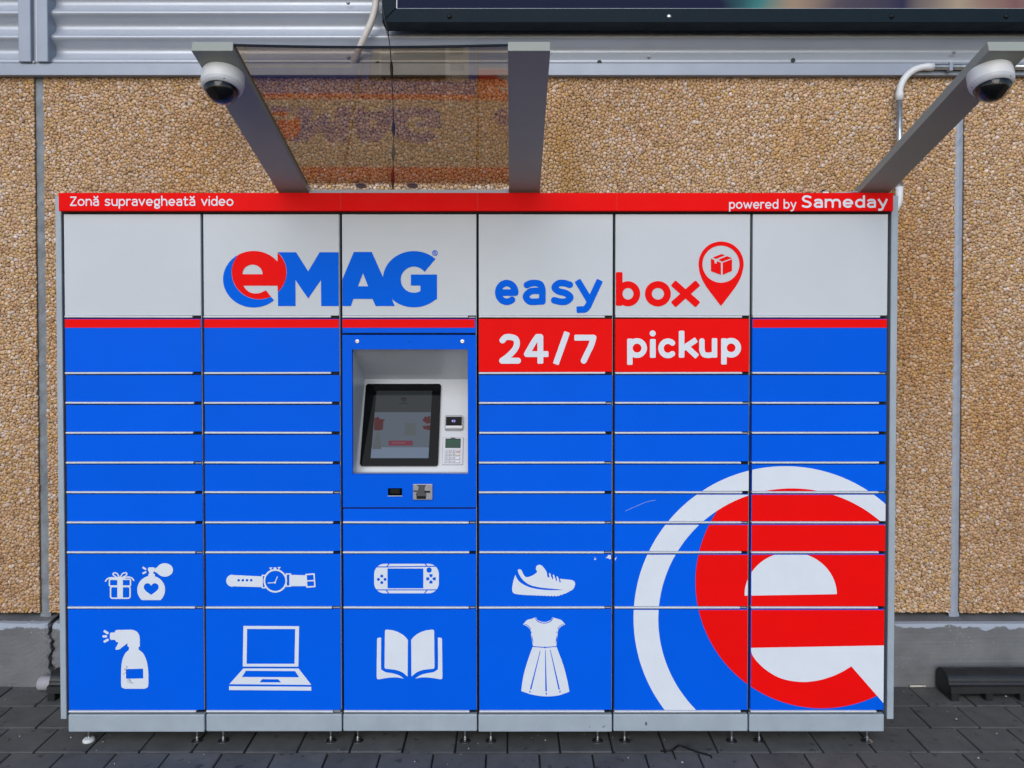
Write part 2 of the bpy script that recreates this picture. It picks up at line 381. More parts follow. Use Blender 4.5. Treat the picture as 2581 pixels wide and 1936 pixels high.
GL = {  # strokes in unit boxes: u across, v 0 = baseline, 1 = x-height
 'o': [arc(.5,.5,.5,.5,0,360,32)], 'c': [arc(.55,.5,.55,.5,48,312,28)],
 'e': [[(0.02,.49),(1,.49)]+arc(.5,.5,.5,.5,0,308,30)],
 'a': [sp([(.06,.90),(.3,.99),(.6,1),(.88,.92),(1,.66)])+[(1,.02)], sp([(1,.57),(.6,.59),(.25,.54),(0,.29),(.18,.04),(.5,0),(1,.03)])],
 'n': [[(0,0),(0,1)], ARCH], 'h': [[(0,0),(0,1.55)], ARCH],
 'm': [[(0,0),(0,1)], [(u*.5,v) for u,v in ARCH], [(.5+u*.5,v) for u,v in ARCH]],
 'u': [[(0,1),(0,.38)]+sp([(0,.38),(.14,.08),(.45,0),(.8,.03),(1,.12)]), [(1,1),(1,.02)]],
 'r': [[(0,0),(0,1)], sp([(0,.66),(.25,.92),(.6,1),(1,.97)])],
 'p': [[(0,.97),(0,-.48)], arc(.5,.5,.5,.5,0,360,32)], 'b': [[(0,1.5),(0,.03)], arc(.5,.5,.5,.5,0,360,32)],
 'd': [[(1,1.5),(1,.03)], arc(.5,.5,.5,.5,0,360,32)],
 'g': [arc(.48,.56,.48,.44,0,360,30), [(1,1),(.9,.98),(.75,.92)], sp([(.25,.22),(.1,.08),(.3,-.02),(.75,-.06),(.98,-.22),(.75,-.46),(.3,-.47),(.06,-.3),(.2,-.1)])],
 't': [[(.35,1.38),(.35,.3)]+sp([(.35,.3),(.42,.06),(.7,0),(1,.05)]), [(0,1),(.95,1)]],
 'i': [[(.5,0),(.5,1)], [(.5,1.47),(.5,1.475)]],
 'v': [[(0,1),(.5,.02),(1,1)]], 'w': [[(0,1),(.25,.02),(.5,.92),(.75,.02),(1,1)]],
 'y': [[(0,1),(.54,.06)], [(1,1),(.6,.1)]+sp([(.6,.1),(.46,-.22),(.3,-.40),(.04,-.42)])],
 'x': [[(0,1),(1,0)], [(1,1),(0,0)]], 'k': [[(0,1.55),(0,0)], [(.92,1),(.12,.47)], [(.35,.6),(1,0)]],
 's': [sp([(.95,.91),(.6,1),(.25,.98),(.03,.77),(.25,.57),(.72,.45),(.98,.24),(.75,.03),(.4,0),(0,.08)])],
 'S': [[(u,v*1.5) for u,v in sp([(.95,.91),(.6,1),(.25,.98),(.03,.77),(.25,.57),(.72,.45),(.98,.24),(.75,.03),(.4,0),(0,.08)])]],
 'Z': [[(0.03,1.4),(1,1.4),(0,0),(1,0)]], 'P': [[(0,0),(0,1.45)]+sp([(0,1.45),(.6,1.45),(1,1.05),(.6,.62),(0,.62)])],
 '2': [sp([(.02,.86),(.2,.98),(.5,1),(.85,.92),(.93,.70),(.78,.46),(.4,.2),(0,0)])+[(1,0)]],
 '4': [[(.72,0),(.72,1),(.56,1)]+sp([(.56,1),(.35,.76),(.12,.45),(0,.28)])+[(1,.28)]],
 '7': [[(0,1),(1,1)]+sp([(1,1),(.85,.66),(.6,.3),(.4,0)])], '/': [[(1,1),(0,0)]],
 '1': [[(.2,.8),(.55,1),(.55,0)]], '3': [sp([(0,.95),(.6,1),(.95,.75),(.4,.52),(1,.3),(.6,0),(0,.06)])],
 'R': [[(0,0),(0,1)]+sp([(0,1),(.7,1),(.95,.75),(.7,.48),(0,.48)])+[(.45,.48),(1,0)]],
}
GL['ă'] = GL['a'] + [sp([(.12,1.52),(.25,1.33),(.5,1.27),(.75,1.33),(.88,1.52)])]
ADV = {'i':.02,'r':.42,'t':.5,'w':1.15,'m':1.25,'v':.68,'s':.58,'S':.72,'Z':.72,'a':.62,'ă':.62,'e':.74,'n':.66,'u':.66,'h':.66,'p':.7,'b':.7,'d':.7,'g':.66,'o':.76,'y':.68,'P':.7,'c':.6}
def glyph(X, Y, ch, x0, x1, yb, xh, s):
    """one letter filling x0..x1, baseline yb (Y points down), x-height xh, stroke s"""
    d = np.full(X.shape, 1e9)
    for st in GL[ch]:
        P = [(x0+s/2+u*(x1-x0-s), yb-s/2-v*(xh-s)) for u, v in st]
        def ax(p, q): return ch in 'k/vxy4Z' or abs(p[0]-q[0]) < .02 or abs(p[1]-q[1]) < .02
        d = np.minimum(d, cap2(X, Y, P, s/2, ax(st[0],st[1]) and len(st) < 30, ax(st[-1],st[-2]) and len(st) < 30))
    return d
def text(X, Y, string, x0, x1, yb, xh, s, gap=.30, space=.95):
    adv = []; pos = 0
    for ch in string:
        if ch == ' ': pos += space-gap; continue
        w = ADV[ch]; adv.append((ch, pos, w)); pos += w+gap
    tot = pos-gap; k = (x1-x0-s)/tot; d = np.full(X.shape, 1e9)
    for ch, p, w in adv:
        d = np.minimum(d, glyph(X, Y, ch, x0+p*k, x0+(p+w)*k+s, yb, xh, s))
    return d

# zoomed frames of the photograph used for tracing
Z1 = (0, 0, 900/2212); Z2 = (800, 0, 900/2212); Z3 = (1681, 0, 900/2212)
Z4 = (500, 540, 800/2212); Z5 = (1180, 540, 800/2212); Z6 = (840, 780, 400/1229)
Z7 = (100, 1360, 800/2212); Z8 = (840, 1360, 800/2212); Z9 = (1500, 1140, 800/1843)

# ------------------------------------------------------------------ ground and pavement
WALL_Y, PL_Y = .60, .53
PL_TOP = WZ(1573, PL_Y)
gnd = obj('ground', [(-60,-60,-.06),(60,-60,-.06),(60,20,-.06),(-60,20,-.06)], [(0,1,2,3)], M_ASPH); gnd['kind'] = 'structure'
pave = obj('pavement', boxv(-6.0,6.0,-4.6,.72,-.055,-.012), BOXF, M_SAND); pave['kind'] = 'structure'
PIT_Y = .19; PIT_X = .2105
def paver_mesh(i):
    bm = bmesh.new(); hx, hy = PIT_X/2-.0034, PIT_Y/2-.0034
    vs = addbox(bm, -hx, hx, -hy, hy, -.06, 0, .0045, 2)
    r = random.Random(i)
    for v in bm.verts:
        v.co.x += r.uniform(-.0008,.0008); v.co.y += r.uniform(-.0008,.0008)
    bmesh.ops.recalc_face_normals(bm, faces=bm.faces)
    me = bpy.data.meshes.new('paver'); bm.to_mesh(me); bm.free(); me.materials.append(M_PAVER); return me
PM = [paver_mesh(i) for i in range(5)]
g0 = G(1492, 1896)[0]; g1 = G(1544.7, 1895)[0]; g2 = G(2349, 1836.7)[0]; g3 = G(2344.6, 1781)[0]
phase = {0: g3, 1: g2, 2: g1, 3: g0}
restV, restF = [], []
for k in range(27):
    yc = .53 - PIT_Y*(k+.5); ph = phase.get(k, g0 + PIT_X*.5*(k-3))
    n0 = int(math.floor((-4.6-ph)/PIT_X))
    for j in range(45):
        xc = ph + (n0+j+.5)*PIT_X
        near = k < 6 and abs(xc) < 4.4
        dz = random.uniform(-.0022, .0008); rz = random.uniform(-.006,.006); tx = random.uniform(-.006,.006); ty = random.uniform(-.006,.006)
        if near:
            o = bpy.data.objects.new('paver', PM[random.randrange(5)]); C.objects.link(o); o.parent = pave
            o.location = Vector((xc, yc, dz)) - WLOC['pavement']; o.rotation_euler = (tx, ty, rz)
        else:
            b = len(restV); hx, hy = PIT_X/2-.003, PIT_Y/2-.003; e = .004
            restV += [(xc-hx,yc-hy,dz-.004),(xc+hx,yc-hy,dz-.004),(xc+hx,yc+hy,dz-.004),(xc-hx,yc+hy,dz-.004),
                      (xc-hx+e,yc-hy+e,dz),(xc+hx-e,yc-hy+e,dz),(xc+hx-e,yc+hy-e,dz),(xc-hx+e,yc+hy-e,dz),
                      (xc-hx,yc-hy,-.05),(xc+hx,yc-hy,-.05),(xc+hx,yc+hy,-.05),(xc-hx,yc+hy,-.05)]
            restF += [tuple(b+q for q in f) for f in [(4,5,6,7),(0,1,5,4),(1,2,6,5),(2,3,7,6),(3,0,4,7),(8,9,1,0),(9,10,2,1),(10,11,3,2),(11,8,0,3)]]
pf = obj('paver_field', restV, restF, M_PAVER, pave); pf['kind'] = 'stuff'

# ------------------------------------------------------------------ the wall of the building
wall = thing('building_wall', (0, WALL_Y, 0), 'pebble-dashed shop wall with grey concrete plinth and corrugated metal cladding above', 'wall')
M_PLINTH = mat_concrete()
PB_Z0 = WZ(1544, WALL_Y); PB_Z1 = WZ(193, WALL_Y)
JL = (.5*(WX(80,300,WALL_Y)+WX(109,1500,WALL_Y)), .5*(WX(103,300,WALL_Y)+WX(132,1500,WALL_Y)))
JR = (.5*(WX(2410,330,WALL_Y)+WX(2394,1530,WALL_Y)), .5*(WX(2433,330,WALL_Y)+WX(2415,1530,WALL_Y)))
obj('wall_core', boxv(-6.2,6.2,WALL_Y+.075,WALL_Y+.4,-.055,5.2), BOXF, M_JOINT, wall)

def pebbles(name, x0, x1, z0, z1, parent, hole=None, sp_=.0124):
    nx = int((x1-x0)/sp_)+1; nz = int((z1-z0)/sp_)+1
    gx = np.arange(nx)[None,:]+.5+.25*(np.arange(nz)[:,None] % 2); gz = np.arange(nz)[:,None]+.5+0*gx
    jx = RNG.uniform(-.60,.60,(nz,nx)); jz = RNG.uniform(-.58,.58,(nz,nx))
    PX = x0+(gx+jx)*(x1-x0)/(nx+.25); PZ = z0+(gz+jz)*(z1-z0)/nz
    wt = RNG.uniform(-.00006,.00006,(nz,nx))
    K = 9; pad = 3
    def p(a, v): return np.pad(a, pad, constant_values=v)
    PXp, PZp, WTp = p(PX, 1e3), p(PZ, 1e3), p(wt, 0)
    th = RNG.uniform(0, 2*math.pi, (nz,nx))
    ang = th[...,None] + (np.arange(K)+RNG.uniform(-.3,.3,(nz,nx,K)))*2*math.pi/K
    ux, uz = np.cos(ang), np.sin(ang)
    rad = np.full((nz,nx,K), .0185)
    for di in range(-3,4):
        for dj in range(-3,4):
            if di == 0 and dj == 0: continue
            qx = PXp[pad+di:pad+di+nz, pad+dj:pad+dj+nx]-PX; qz = PZp[pad+di:pad+di+nz, pad+dj:pad+dj+nx]-PZ
            qw = WTp[pad+di:pad+di+nz, pad+dj:pad+dj+nx]
            d2 = qx*qx+qz*qz+wt-qw
            dot = qx[...,None]*ux+qz[...,None]*uz
            rr = np.where(dot > 1e-9, np.maximum(d2,.9e-5)[...,None]/2/np.maximum(dot,1e-9), 1e9)
            rad = np.minimum(rad, rr)
    keep = np.ones((nz,nx), bool)
    if hole: keep &= ~((PX > hole[0]) & (PX < hole[1]) & (PZ > hole[2]) & (PZ < hole[3]))
    PX, PZ, rad, ux, uz = PX[keep], PZ[keep], rad[keep], ux[keep], uz[keep]
    N = len(PX); rad = np.minimum(rad-.00025, .0185); rad = np.maximum(rad,.0012)
    # keep stones inside the panel
    for lim, P, u, sgn in ((x1,PX,ux,1),(x0,PX,ux,-1),(z1,PZ,uz,1),(z0,PZ,uz,-1)):
        room = (lim-P)*sgn+RNG.uniform(-.003,.001,N)
        k = u*sgn; rad = np.where(k > .05, np.minimum(rad, np.maximum(room,.002)[:,None]/np.maximum(k,.05)), rad)
    h = RNG.uniform(.0018,.0056,N); tx = RNG.normal(0,.17,N); tz = RNG.normal(0,.17,N)
    V = np.zeros((N, 2*K+1, 3))
    inn = RNG.uniform(.88,.99,(N,K))
    for ring, (sc, hh) in enumerate(((np.ones((N,K)), None), (inn, h))):
        ox, oz = rad*sc*ux, rad*sc*uz
        V[:,ring*K:(ring+1)*K,0] = PX[:,None]+ox; V[:,ring*K:(ring+1)*K,2] = PZ[:,None]+oz
        V[:,ring*K:(ring+1)*K,1] = (WALL_Y+.002) if hh is None else WALL_Y-(hh[:,None]+tx[:,None]*ox+tz[:,None]*oz)+RNG.uniform(-.0012,.0012,(N,K))
    V[:,2*K,0] = PX; V[:,2*K,2] = PZ; V[:,2*K,1] = WALL_Y-h-RNG.uniform(-.0005,.0008,N)
    tri = []
    for k in range(K):
        a, b = k, (k+1) % K
        tri += [(a,b,K+b),(a,K+b,K+a),(K+a,K+b,2*K)]
    tri = np.array(tri); FA = (tri[None]+(np.arange(N)*(2*K+1))[:,None,None]).reshape(-1,3)
    # stone colours
    pal = np.array([(.60,.39,.205),(.655,.455,.265),(.70,.535,.37),(.61,.415,.18),(.49,.30,.155),(.58,.37,.13),(.72,.61,.51),(.64,.435,.28)])
    pr = np.array([.22,.22,.16,.10,.09,.05,.07,.10])
    ci = RNG.choice(len(pal), N, p=pr/pr.sum()); col = pal[ci]*RNG.uniform(.80,1.12,(N,1))*np.array((.97,.93,.95))
    # broad ochre / dirty areas on the wall
    st = (np.sin(PX*2.1+1.3)*np.cos(PZ*1.7+.4)+np.sin(PX*4.3+PZ*3.1)*.6+np.sin(PX*9.1-PZ*7.3+2)*.3)
    och = np.clip((st-.35)*.8, 0, .55)[:,None]; col = col*(1-och)+col*np.array((1.02,.86,.55))*och
    # rusty run beside the middle canopy arm
    d = 1.15*np.exp(-((PX-.26-.03*np.sin(PZ*9))/.09)**2)*np.clip((2.85-PZ)/.3,0,1)*np.clip((PZ-2.1)/.15,0,1)
    d = np.clip(d*RNG.uniform(.35,1,N),0,.85)[:,None]; col = col*(1-d)+np.array((.46,.25,.07))*d
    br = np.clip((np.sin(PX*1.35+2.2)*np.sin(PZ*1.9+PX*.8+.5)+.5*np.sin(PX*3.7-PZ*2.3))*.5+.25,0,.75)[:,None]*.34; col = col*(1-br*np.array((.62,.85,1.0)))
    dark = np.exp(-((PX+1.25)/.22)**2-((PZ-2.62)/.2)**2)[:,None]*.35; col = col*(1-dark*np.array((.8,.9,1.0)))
    me = bpy.data.meshes.new(name); cen = np.array(((x0+x1)/2, WALL_Y, (z0+z1)/2))
    V = (V-cen).reshape(-1,3)
    me.vertices.add(len(V)); me.vertices.foreach_set('co', V.ravel())
    me.loops.add(FA.size); me.loops.foreach_set('vertex_index', FA.ravel().astype(np.int32))
    me.polygons.add(len(FA)); me.polygons.foreach_set('loop_start', (np.arange(len(FA))*3).astype(np.int32))
    me.update(calc_edges=True); me.validate()
    at = me.color_attributes.new('stone', 'FLOAT_COLOR', 'POINT')
    cc = np.ones((N,2*K+1,4)); cc[...,:3] = np.clip(col,0,1)[:,None,:]; at.data.foreach_set('color', cc.ravel())
    me.materials.append(M_PEBBLE)
    o = bpy.data.objects.new(name, me); C.objects.link(o); place(o, cen, parent); o['kind'] = 'stuff'
    return N
for (x0, x1) in ((-6.2, JL[0]), (JL[1], JR[0]), (JR[1], 6.2)):
    pan = box('pebble_panel', x0, x1, WALL_Y, WALL_Y+.075, PB_Z0, PB_Z1+.05, M_MORTAR, wall, .004)
    cx0, cx1 = max(x0,-3.5), min(x1,3.5)
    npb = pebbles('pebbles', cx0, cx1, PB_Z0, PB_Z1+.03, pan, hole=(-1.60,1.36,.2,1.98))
for (a, b), m in ((JL, M_JOINT), (JR, M_JOINTB)):
    zz = np.linspace(PB_Z0-.05, PB_Z1+.03, 90); V = []
    for z in zz:
        e = random.uniform(-.003,.003)
        V += [(a-.004+e,WALL_Y+.010,z),((a+b)/2,WALL_Y+.005+random.uniform(-.002,.002),z),(b+.004+e,WALL_Y+.010,z)]
    obj('joint_strip', V, [(3*i+j,3*i+j+1,3*i+j+4,3*i+j+3) for i in range(len(zz)-1) for j in range(2)], m, wall)

# plinth: three blocks with ragged ends at the left joint
def plinth(x0, x1, rag0, rag1):
    nz = 40; zs = np.linspace(-.055, PL_TOP, nz); V = []; n = 60
    for i, z in enumerate(zs):
        a = x0+(.006*math.sin(i*.45+2)+.004*math.sin(i*1.3)+RNG.normal(0,.0012) if rag0 else 0); b = x1-(.007*math.sin(i*.37+1)+.004*math.sin(i*1.1+3)+RNG.normal(0,.0012) if rag1 else 0)
        ev = .006*max(0, (z-PL_TOP+.02)/.02)
        for k in range(n+1):
            t = (k/n)**3 if rag0 else (1-(1-k/n)**3 if rag1 else k/n); edge = (rag0*math.exp(-((a+(b-a)*t-a)/.02)) + rag1*math.exp(-((b-(a+(b-a)*t))/.02)))
            V.append((a+(b-a)*t, PL_Y+ev+edge*random.uniform(.004,.010)+random.uniform(0,.0012), z+ (random.uniform(-.004,.003) if i == nz-1 else 0)))
    F_ = [(i*(n+1)+k, i*(n+1)+k+1, (i+1)*(n+1)+k+1, (i+1)*(n+1)+k) for i in range(nz-1) for k in range(n)]
    b0 = len(V); top = (nz-1)*(n+1)
    for k in range(n+1): V.append((V[top+k][0], WALL_Y+.07, PL_TOP+.012))
    F_ += [(top+k, top+k+1, b0+k+1, b0+k) for k in range(n)]
    c0 = len(V)
    for i in range(nz): V.append((V[i*(n+1)][0], WALL_Y+.07, zs[i])); V.append((V[i*(n+1)+n][0], WALL_Y+.07, zs[i]))
    for i in range(nz-1):
        F_.append((c0+2*i, i*(n+1), (i+1)*(n+1), c0+2*i+2)); F_.append((i*(n+1)+n, c0+2*i+1, c0+2*i+3, (i+1)*(n+1)+n))
    return obj('concrete_plinth', V, F_, M_PLINTH, wall)
jx = WX(126, 1650, PL_Y)
plinth(-6.2, jx-.004, 0, 1); plinth(jx+.010, 3.9, 1, 0); plinth(3.91, 6.2, 0, 0)

# corrugated cladding, trims
CL_Z0 = WZ(166, WALL_Y); PER = .1135; zc = WZ(113, WALL_Y)
zz = np.linspace(CL_Z0-.01, 4.3, 300); V = []
for z in zz:
    q = 2*math.pi*(z-zc)/PER
    V += [(x, WALL_Y-.006+.0215*math.sin(q+math.pi-.28*math.cos(q)), z) for x in (-6.2, 0, 6.2)]
clad = obj('corrugated_sheet', V, [(3*i+j,3*i+j+1,3*i+j+4,3*i+j+3) for i in range(len(zz)-1) for j in range(2)], M_CLAD, wall, True)
box('bottom_trim', -6.2, 6.2, WALL_Y-.040, WALL_Y+.02, PB_Z1-.006, CL_Z0, M_TRIM, wall, .002)
for a, b in ((47,79),(94,122)):
    box('cover_strip', WX(a,90,WALL_Y-.05), WX(b,90,WALL_Y-.05), WALL_Y-.055, WALL_Y+.02, CL_Z0+.001, 4.3, M_TRIM, wall, .003)
box('cover_groove', WX(78,90,WALL_Y-.03), WX(95,90,WALL_Y-.03), WALL_Y-.030, WALL_Y+.02, CL_Z0+.001, 4.3, M_CLAD, wall)
def hexbolt(name, x, y, z, r, mt, parent, washer=True):
    M = Matrix.Translation((x,y,z)) @ Matrix.Rotation(R(90),4,'X')
    lathe(name, [(r*1.5,0),(r*1.5,.003),(r,.0035),(r,.010),(r*.8,.0115)], mt, parent, 12, M, smooth=False)
for px, py in ((877,6),(878,143),(1636,142),(2406,131),(90,159)):
    hexbolt('bolt', WX(px,py,WALL_Y-.03), WALL_Y-.024 if py != 159 else WALL_Y-.036, WZ(py,WALL_Y-.03), .0065, M_CAMG, wall)
for px, py in ((952,163),(1511,160),(1999,155)):
    M = Matrix.Translation((WX(px,py-3,WALL_Y-.03), WALL_Y-.029, WZ(py-3,WALL_Y-.03))) @ Matrix.Rotation(R(90),4,'X')
    lathe('bolt_hole', [(.0105,0),(.0105,.002),(.008,.0022),(.008,.0005)], M_DARK, wall, 18, M)

# ------------------------------------------------------------------ billboard above
BY = WALL_Y-.16
bx0 = WX(963,55,BY); bz0 = WZ(57,BY); fw = WZ(21,BY)-bz0
bill = thing('billboard', (bx0, BY, bz0), 'dark framed billboard poster bolted to the corrugated cladding', 'billboard')
BX1 = 4.4; BZ1 = bz0+1.3
def bar(x0,x1,z0,z1, mitre):
    y0, y1 = BY-.0, BY+.11
    q = mitre
    bm = bmesh.new()
    f = [bm.verts.new((p[0], y0, p[1])) for p in q]; g = [bm.verts.new((p[0], y1, p[1])) for p in q]
    bm.faces.new(f); bm.faces.new(g[::-1])
    for i in range(4): bm.faces.new((f[i], g[i], g[(i+1) % 4], f[(i+1) % 4]))
    es = [e for e in bm.edges]; bmesh.ops.bevel(bm, geom=es, offset=.0025, segments=1, affect='EDGES')
    return from_bm('frame_bar', bm, M_FRAME, bill)
fwx = fw*.98
bar(0,0,0,0, [(bx0,bz0),(BX1,bz0),(BX1-fwx,bz0+fw),(bx0+fwx,bz0+fw)])
bar(0,0,0,0, [(bx0,bz0+.0015),(bx0+fwx-.001,bz0+fw+.0015),(bx0+fwx-.001,BZ1-fw),(bx0,BZ1)])
bar(0,0,0,0, [(bx0+.0015,BZ1+.001),(bx0+fwx,BZ1-fw+.001),(BX1-fwx,BZ1-fw+.001),(BX1,BZ1+.001)])
bar(0,0,0,0, [(BX1,bz0+.002),(BX1,BZ1-.002),(BX1-fwx+.001,BZ1-fw-.001),(BX1-fwx+.001,bz0+fw+.002)])
m = bpy.data.materials.new('poster_print'); m.use_nodes = True
n = m.node_tree.nodes; l = m.node_tree.links; b = n['Principled BSDF']; b.inputs['Roughness'].default_value = .5; b.inputs['Specular IOR Level'].default_value = .05
g = n.new('ShaderNodeNewGeometry'); spx = n.new('ShaderNodeSeparateXYZ'); l.new(g.outputs['Position'], spx.inputs[0])
nz = n.new('ShaderNodeTexNoise'); nz.inputs['Scale'].default_value = 2.2; nz.inputs['Detail'].default_value = 2; l.new(g.outputs['Position'], nz.inputs['Vector'])
ad = n.new('ShaderNodeMath'); ad.operation = 'MULTIPLY_ADD'; ad.inputs[1].default_value = .5; l.new(nz.outputs[0], ad.inputs[0]); l.new(spx.outputs[0], ad.inputs[2])
mr = n.new('ShaderNodeMapRange'); mr.inputs[1].default_value = -1.0; mr.inputs[2].default_value = 3.2; l.new(ad.outputs[0], mr.inputs[0])
cr = n.new('ShaderNodeValToRGB'); e = cr.color_ramp.elements
e[0].position = 0; e[0].color = (.010,.013,.04,1); e[1].position = 1; e[1].color = (.30,.22,.16,1)
for p_, c_ in ((.52,(.012,.016,.045,1)),(.56,(.05,.20,.20,1)),(.60,(.34,.24,.17,1)),(.66,(.10,.08,.10,1)),(.72,(.03,.03,.07,1)),(.77,(.38,.30,.22,1)),(.84,(.20,.10,.10,1)),(.9,(.42,.36,.30,1))):
    q = e.new(p_); q.color = c_
l.new(mr.outputs[0], cr.inputs[0]); l.new(cr.outputs[0], b.inputs['Base Color'])
box('poster', bx0+fwx-.004, BX1-fwx+.004, BY+.014, BY+.04, bz0+fw-.004, BZ1-fw+.004, m, bill)
box('poster_edge', bx0+fwx, BX1-fwx-.6, BY+.009, BY+.0135, bz0+fw-.003, bz0+fw+.0035, M_WHITE, bill)
box('poster_edge', bx0+fwx, bx0+fwx+.0045, BY+.009, BY+.0135, bz0+fw+.0045, BZ1-fw, M_WHITE, bill)
for px, py in ((1133,44),(1686,42),(2247,38),(2536,35)):
    M = Matrix.Translation((WX(px,py,BY), BY-.0015, bz0+fw*.42)) @ Matrix.Rotation(R(90),4,'X')
    lathe('bolt', [(.010,-.002),(.010,.003),(.007,.006),(.003,.007)], M_BLACK if px != 1686 else M_ZINC, bill, 14, M)
for sx in (bx0+.5, BX1-.5, (bx0+BX1)/2):
    box('bracket', sx-.02, sx+.02, BY+.11, WALL_Y-.022, bz0+.25, bz0+.31, M_FRAME, bill)

# ------------------------------------------------------------------ the parcel locker
LOCK_BACK = .50
lock = thing('parcel_locker', (0, .25, 0), 'blue, grey and red parcel locker bank with touch screen terminal and canopy arms', 'parcel locker')
ct = [157, 508.5, 859, 1204.3, 1547.8, 1893, 2242.5]; cb = [170.5, 517, 862, 1203.5, 1545, 1889, 2231]
COLX = [.5*(WX(a,600,0)+WX(b_,1700,0)) for a, b_ in zip(ct, cb)]
ROWP = [538, 801.6, 943.4, 1018.6, 1093.9, 1169, 1243.8, 1319.7, 1395, 1534, 1795.5]
ROWZ = [WZ(p, 0) for p in ROWP]
KZ0, KZ1 = WZ(1844, 0), WZ(1801, 0)
GAPX = .0055
BAN_Z0, BAN_Z1 = WZ(532, -.022), WZ(486, -.022)
BANX = (WX(147,500,-.022), WX(2252,500,-.022))
TOPZ = BAN_Z1-.012
def door(c, z0, z1, m, lip=True, dx1=0.):
    x0, x1 = COLX[c]+GAPX, COLX[c+1]-GAPX
    jit = random.uniform(-.0012,.0012); x0 += random.uniform(-.0007,.0009); x1 += random.uniform(-.0012,.0007)
    o = box('door', x0, x1, 0+jit*.5, .020, z0+(.0095 if lip else .004), z1-.0035, m, lock, .0016, 2)
    clip = (x0+.0012, x1-.0012, z0+(.0105 if lip else .005), z1-.0048)
    if lip:
        wL = x1-x0; xe = x0+wL*random.uniform(.938,.95)
        bm = bmesh.new(); addbox(bm, x0, xe, -.0055, .018, z0+.0012, z0+.0088, .0024, 2)
        lo = from_bm('door_lip', bm, M_LIP, o); lo.rotation_euler = (0, random.uniform(-.0022,.0022), 0)
        box('latch_notch', xe+.002, x1-.004, .004, .018, z0+.0005, z0+.0055, M_CAMG if random.random() < .35 else M_BLACK, o)
    return o, clip
DO = {}
for c in range(6):
    # dark carcass behind the doors
    if c == 2:
        bm = bmesh.new(); xa, xb = COLX[c]+.002, COLX[c+1]-.002; ta, tb = WZ(1281,0), WZ(842,0)
        addbox(bm, xa, xb, .022, .330, KZ0+.012, ta); addbox(bm, xa, xb, .022, .330, tb, TOPZ-.002); addbox(bm, xa, xb, .330, LOCK_BACK, KZ0+.012, TOPZ-.002)
        from_bm('cabinet_column', bm, M_DARK, lock)
    else: box('cabinet_column', COLX[c]+.002, COLX[c+1]-.002, .022, LOCK_BACK, KZ0+.012, TOPZ-.002, M_DARK, lock)
    box('kick_plate', COLX[c]+.0025, COLX[c+1]-.0035, .0+random.uniform(-.002,.002), .03, KZ0+random.uniform(-.0015,.0015), KZ1, M_STEEL, lock, .004, 2)
    # slim light upright between the columns
    if c > 0: box('column_edge', COLX[c]-.0062, COLX[c]-.0042, .004, .021, ROWZ[-1]+.01, ROWZ[0]-.004, M_STEEL, lock)
    for r in range(10):
        if c == 2 and 1 <= r <= 6: continue
        m = M_GREY if r == 0 else (M_RED if (r == 1 and c in (3,4)) else M_BLUE)
        DO[c, r] = door(c, ROWZ[r+1], ROWZ[r], m)
# column 2 around the terminal
tz0, tz1 = WZ(1281, 0), WZ(842, 0)
DO[2,'s'] = door(2, tz1, ROWZ[1], M_BLUE, lip=False)
DO[2,7] = DO[2,7]
DO[2,'b'] = door(2, ROWZ[7], tz0, M_BLUE)
# red stripe along the second row
for c in range(6):
    o, cl = DO[c,1] if (c,1) in DO else DO[c,'s']
    if c in (3,4): continue
    zs = WZ(826, 0)
    obj('red_stripe', [(cl[0],-.0013,max(zs,cl[2])),(cl[1]-(.004 if c == 2 else 0),-.0013,max(zs,cl[2])),(cl[1]-(.004 if c == 2 else 0),-.0013,cl[3]),(cl[0],-.0013,cl[3])], [(0,1,2,3)], M_RED, o)

# header strip with lettering
ban = box('header_strip', BANX[0], BANX[1], -.022, .03, BAN_Z0, BAN_Z1, M_RED, lock, .0025, 2)
box('header_underside', BANX[0]+.02, BANX[1]-.02, .003, .028, ROWZ[0]+.001, BAN_Z0-.0005, M_BLACK, lock)
decal('lettering', lambda X,Y: text(X,Y,'Zonă supravegheată video',433,1446,1276,44,8.2), Z1, (425,1205,1455,1300), M_WHITE, ban, .0008, 1.6, y=-.022)
decal('lettering', lambda X,Y: text(X,Y,'powered by',385,802,1294,43,8), Z3, (378,1215,810,1318), M_WHITE, ban, .0008, 1.6, y=-.022)
decal('lettering', lambda X,Y: text(X,Y,'Sameday',835,1367,1288,56,13,gap=.36), Z3, (828,1198,1372,1312), M_WHITE, ban, .0008, 1.8, y=-.022)
for px in (499, 858, 1204, 1555, 1893):
    x = WX(px,505,-.022); box('header_seam', x-.0006, x+.0006, -.0224, -.0215, BAN_Z0+.002, BAN_Z1-.002, mat('seam_red', (.42,.004,.004), .5), ban)

# side cladding panels and roof plate
for a, b_, s in ((137,151,-1),(2249,2266,1)):
    xa = .5*(WX(a,560,.015)+WX(a+(16 if s < 0 else -14),1750,.015)); xb = .5*(WX(b_,560,.015)+WX(b_+(18 if s < 0 else -14),1750,.015))
    if s > 0: xa = max(xa, COLX[6]+.006)
    else: xb = min(xb, COLX[0]-.004)
    box('side_panel', xa, xb, .016, LOCK_BACK, WZ(1813,.016), BAN_Z1-.006, M_STEEL, lock, .002)
box('roof_plate', COLX[0]-.004, COLX[6]+.004, .031, LOCK_BACK, TOPZ-.001, TOPZ+.006, M_STEEL, lock)

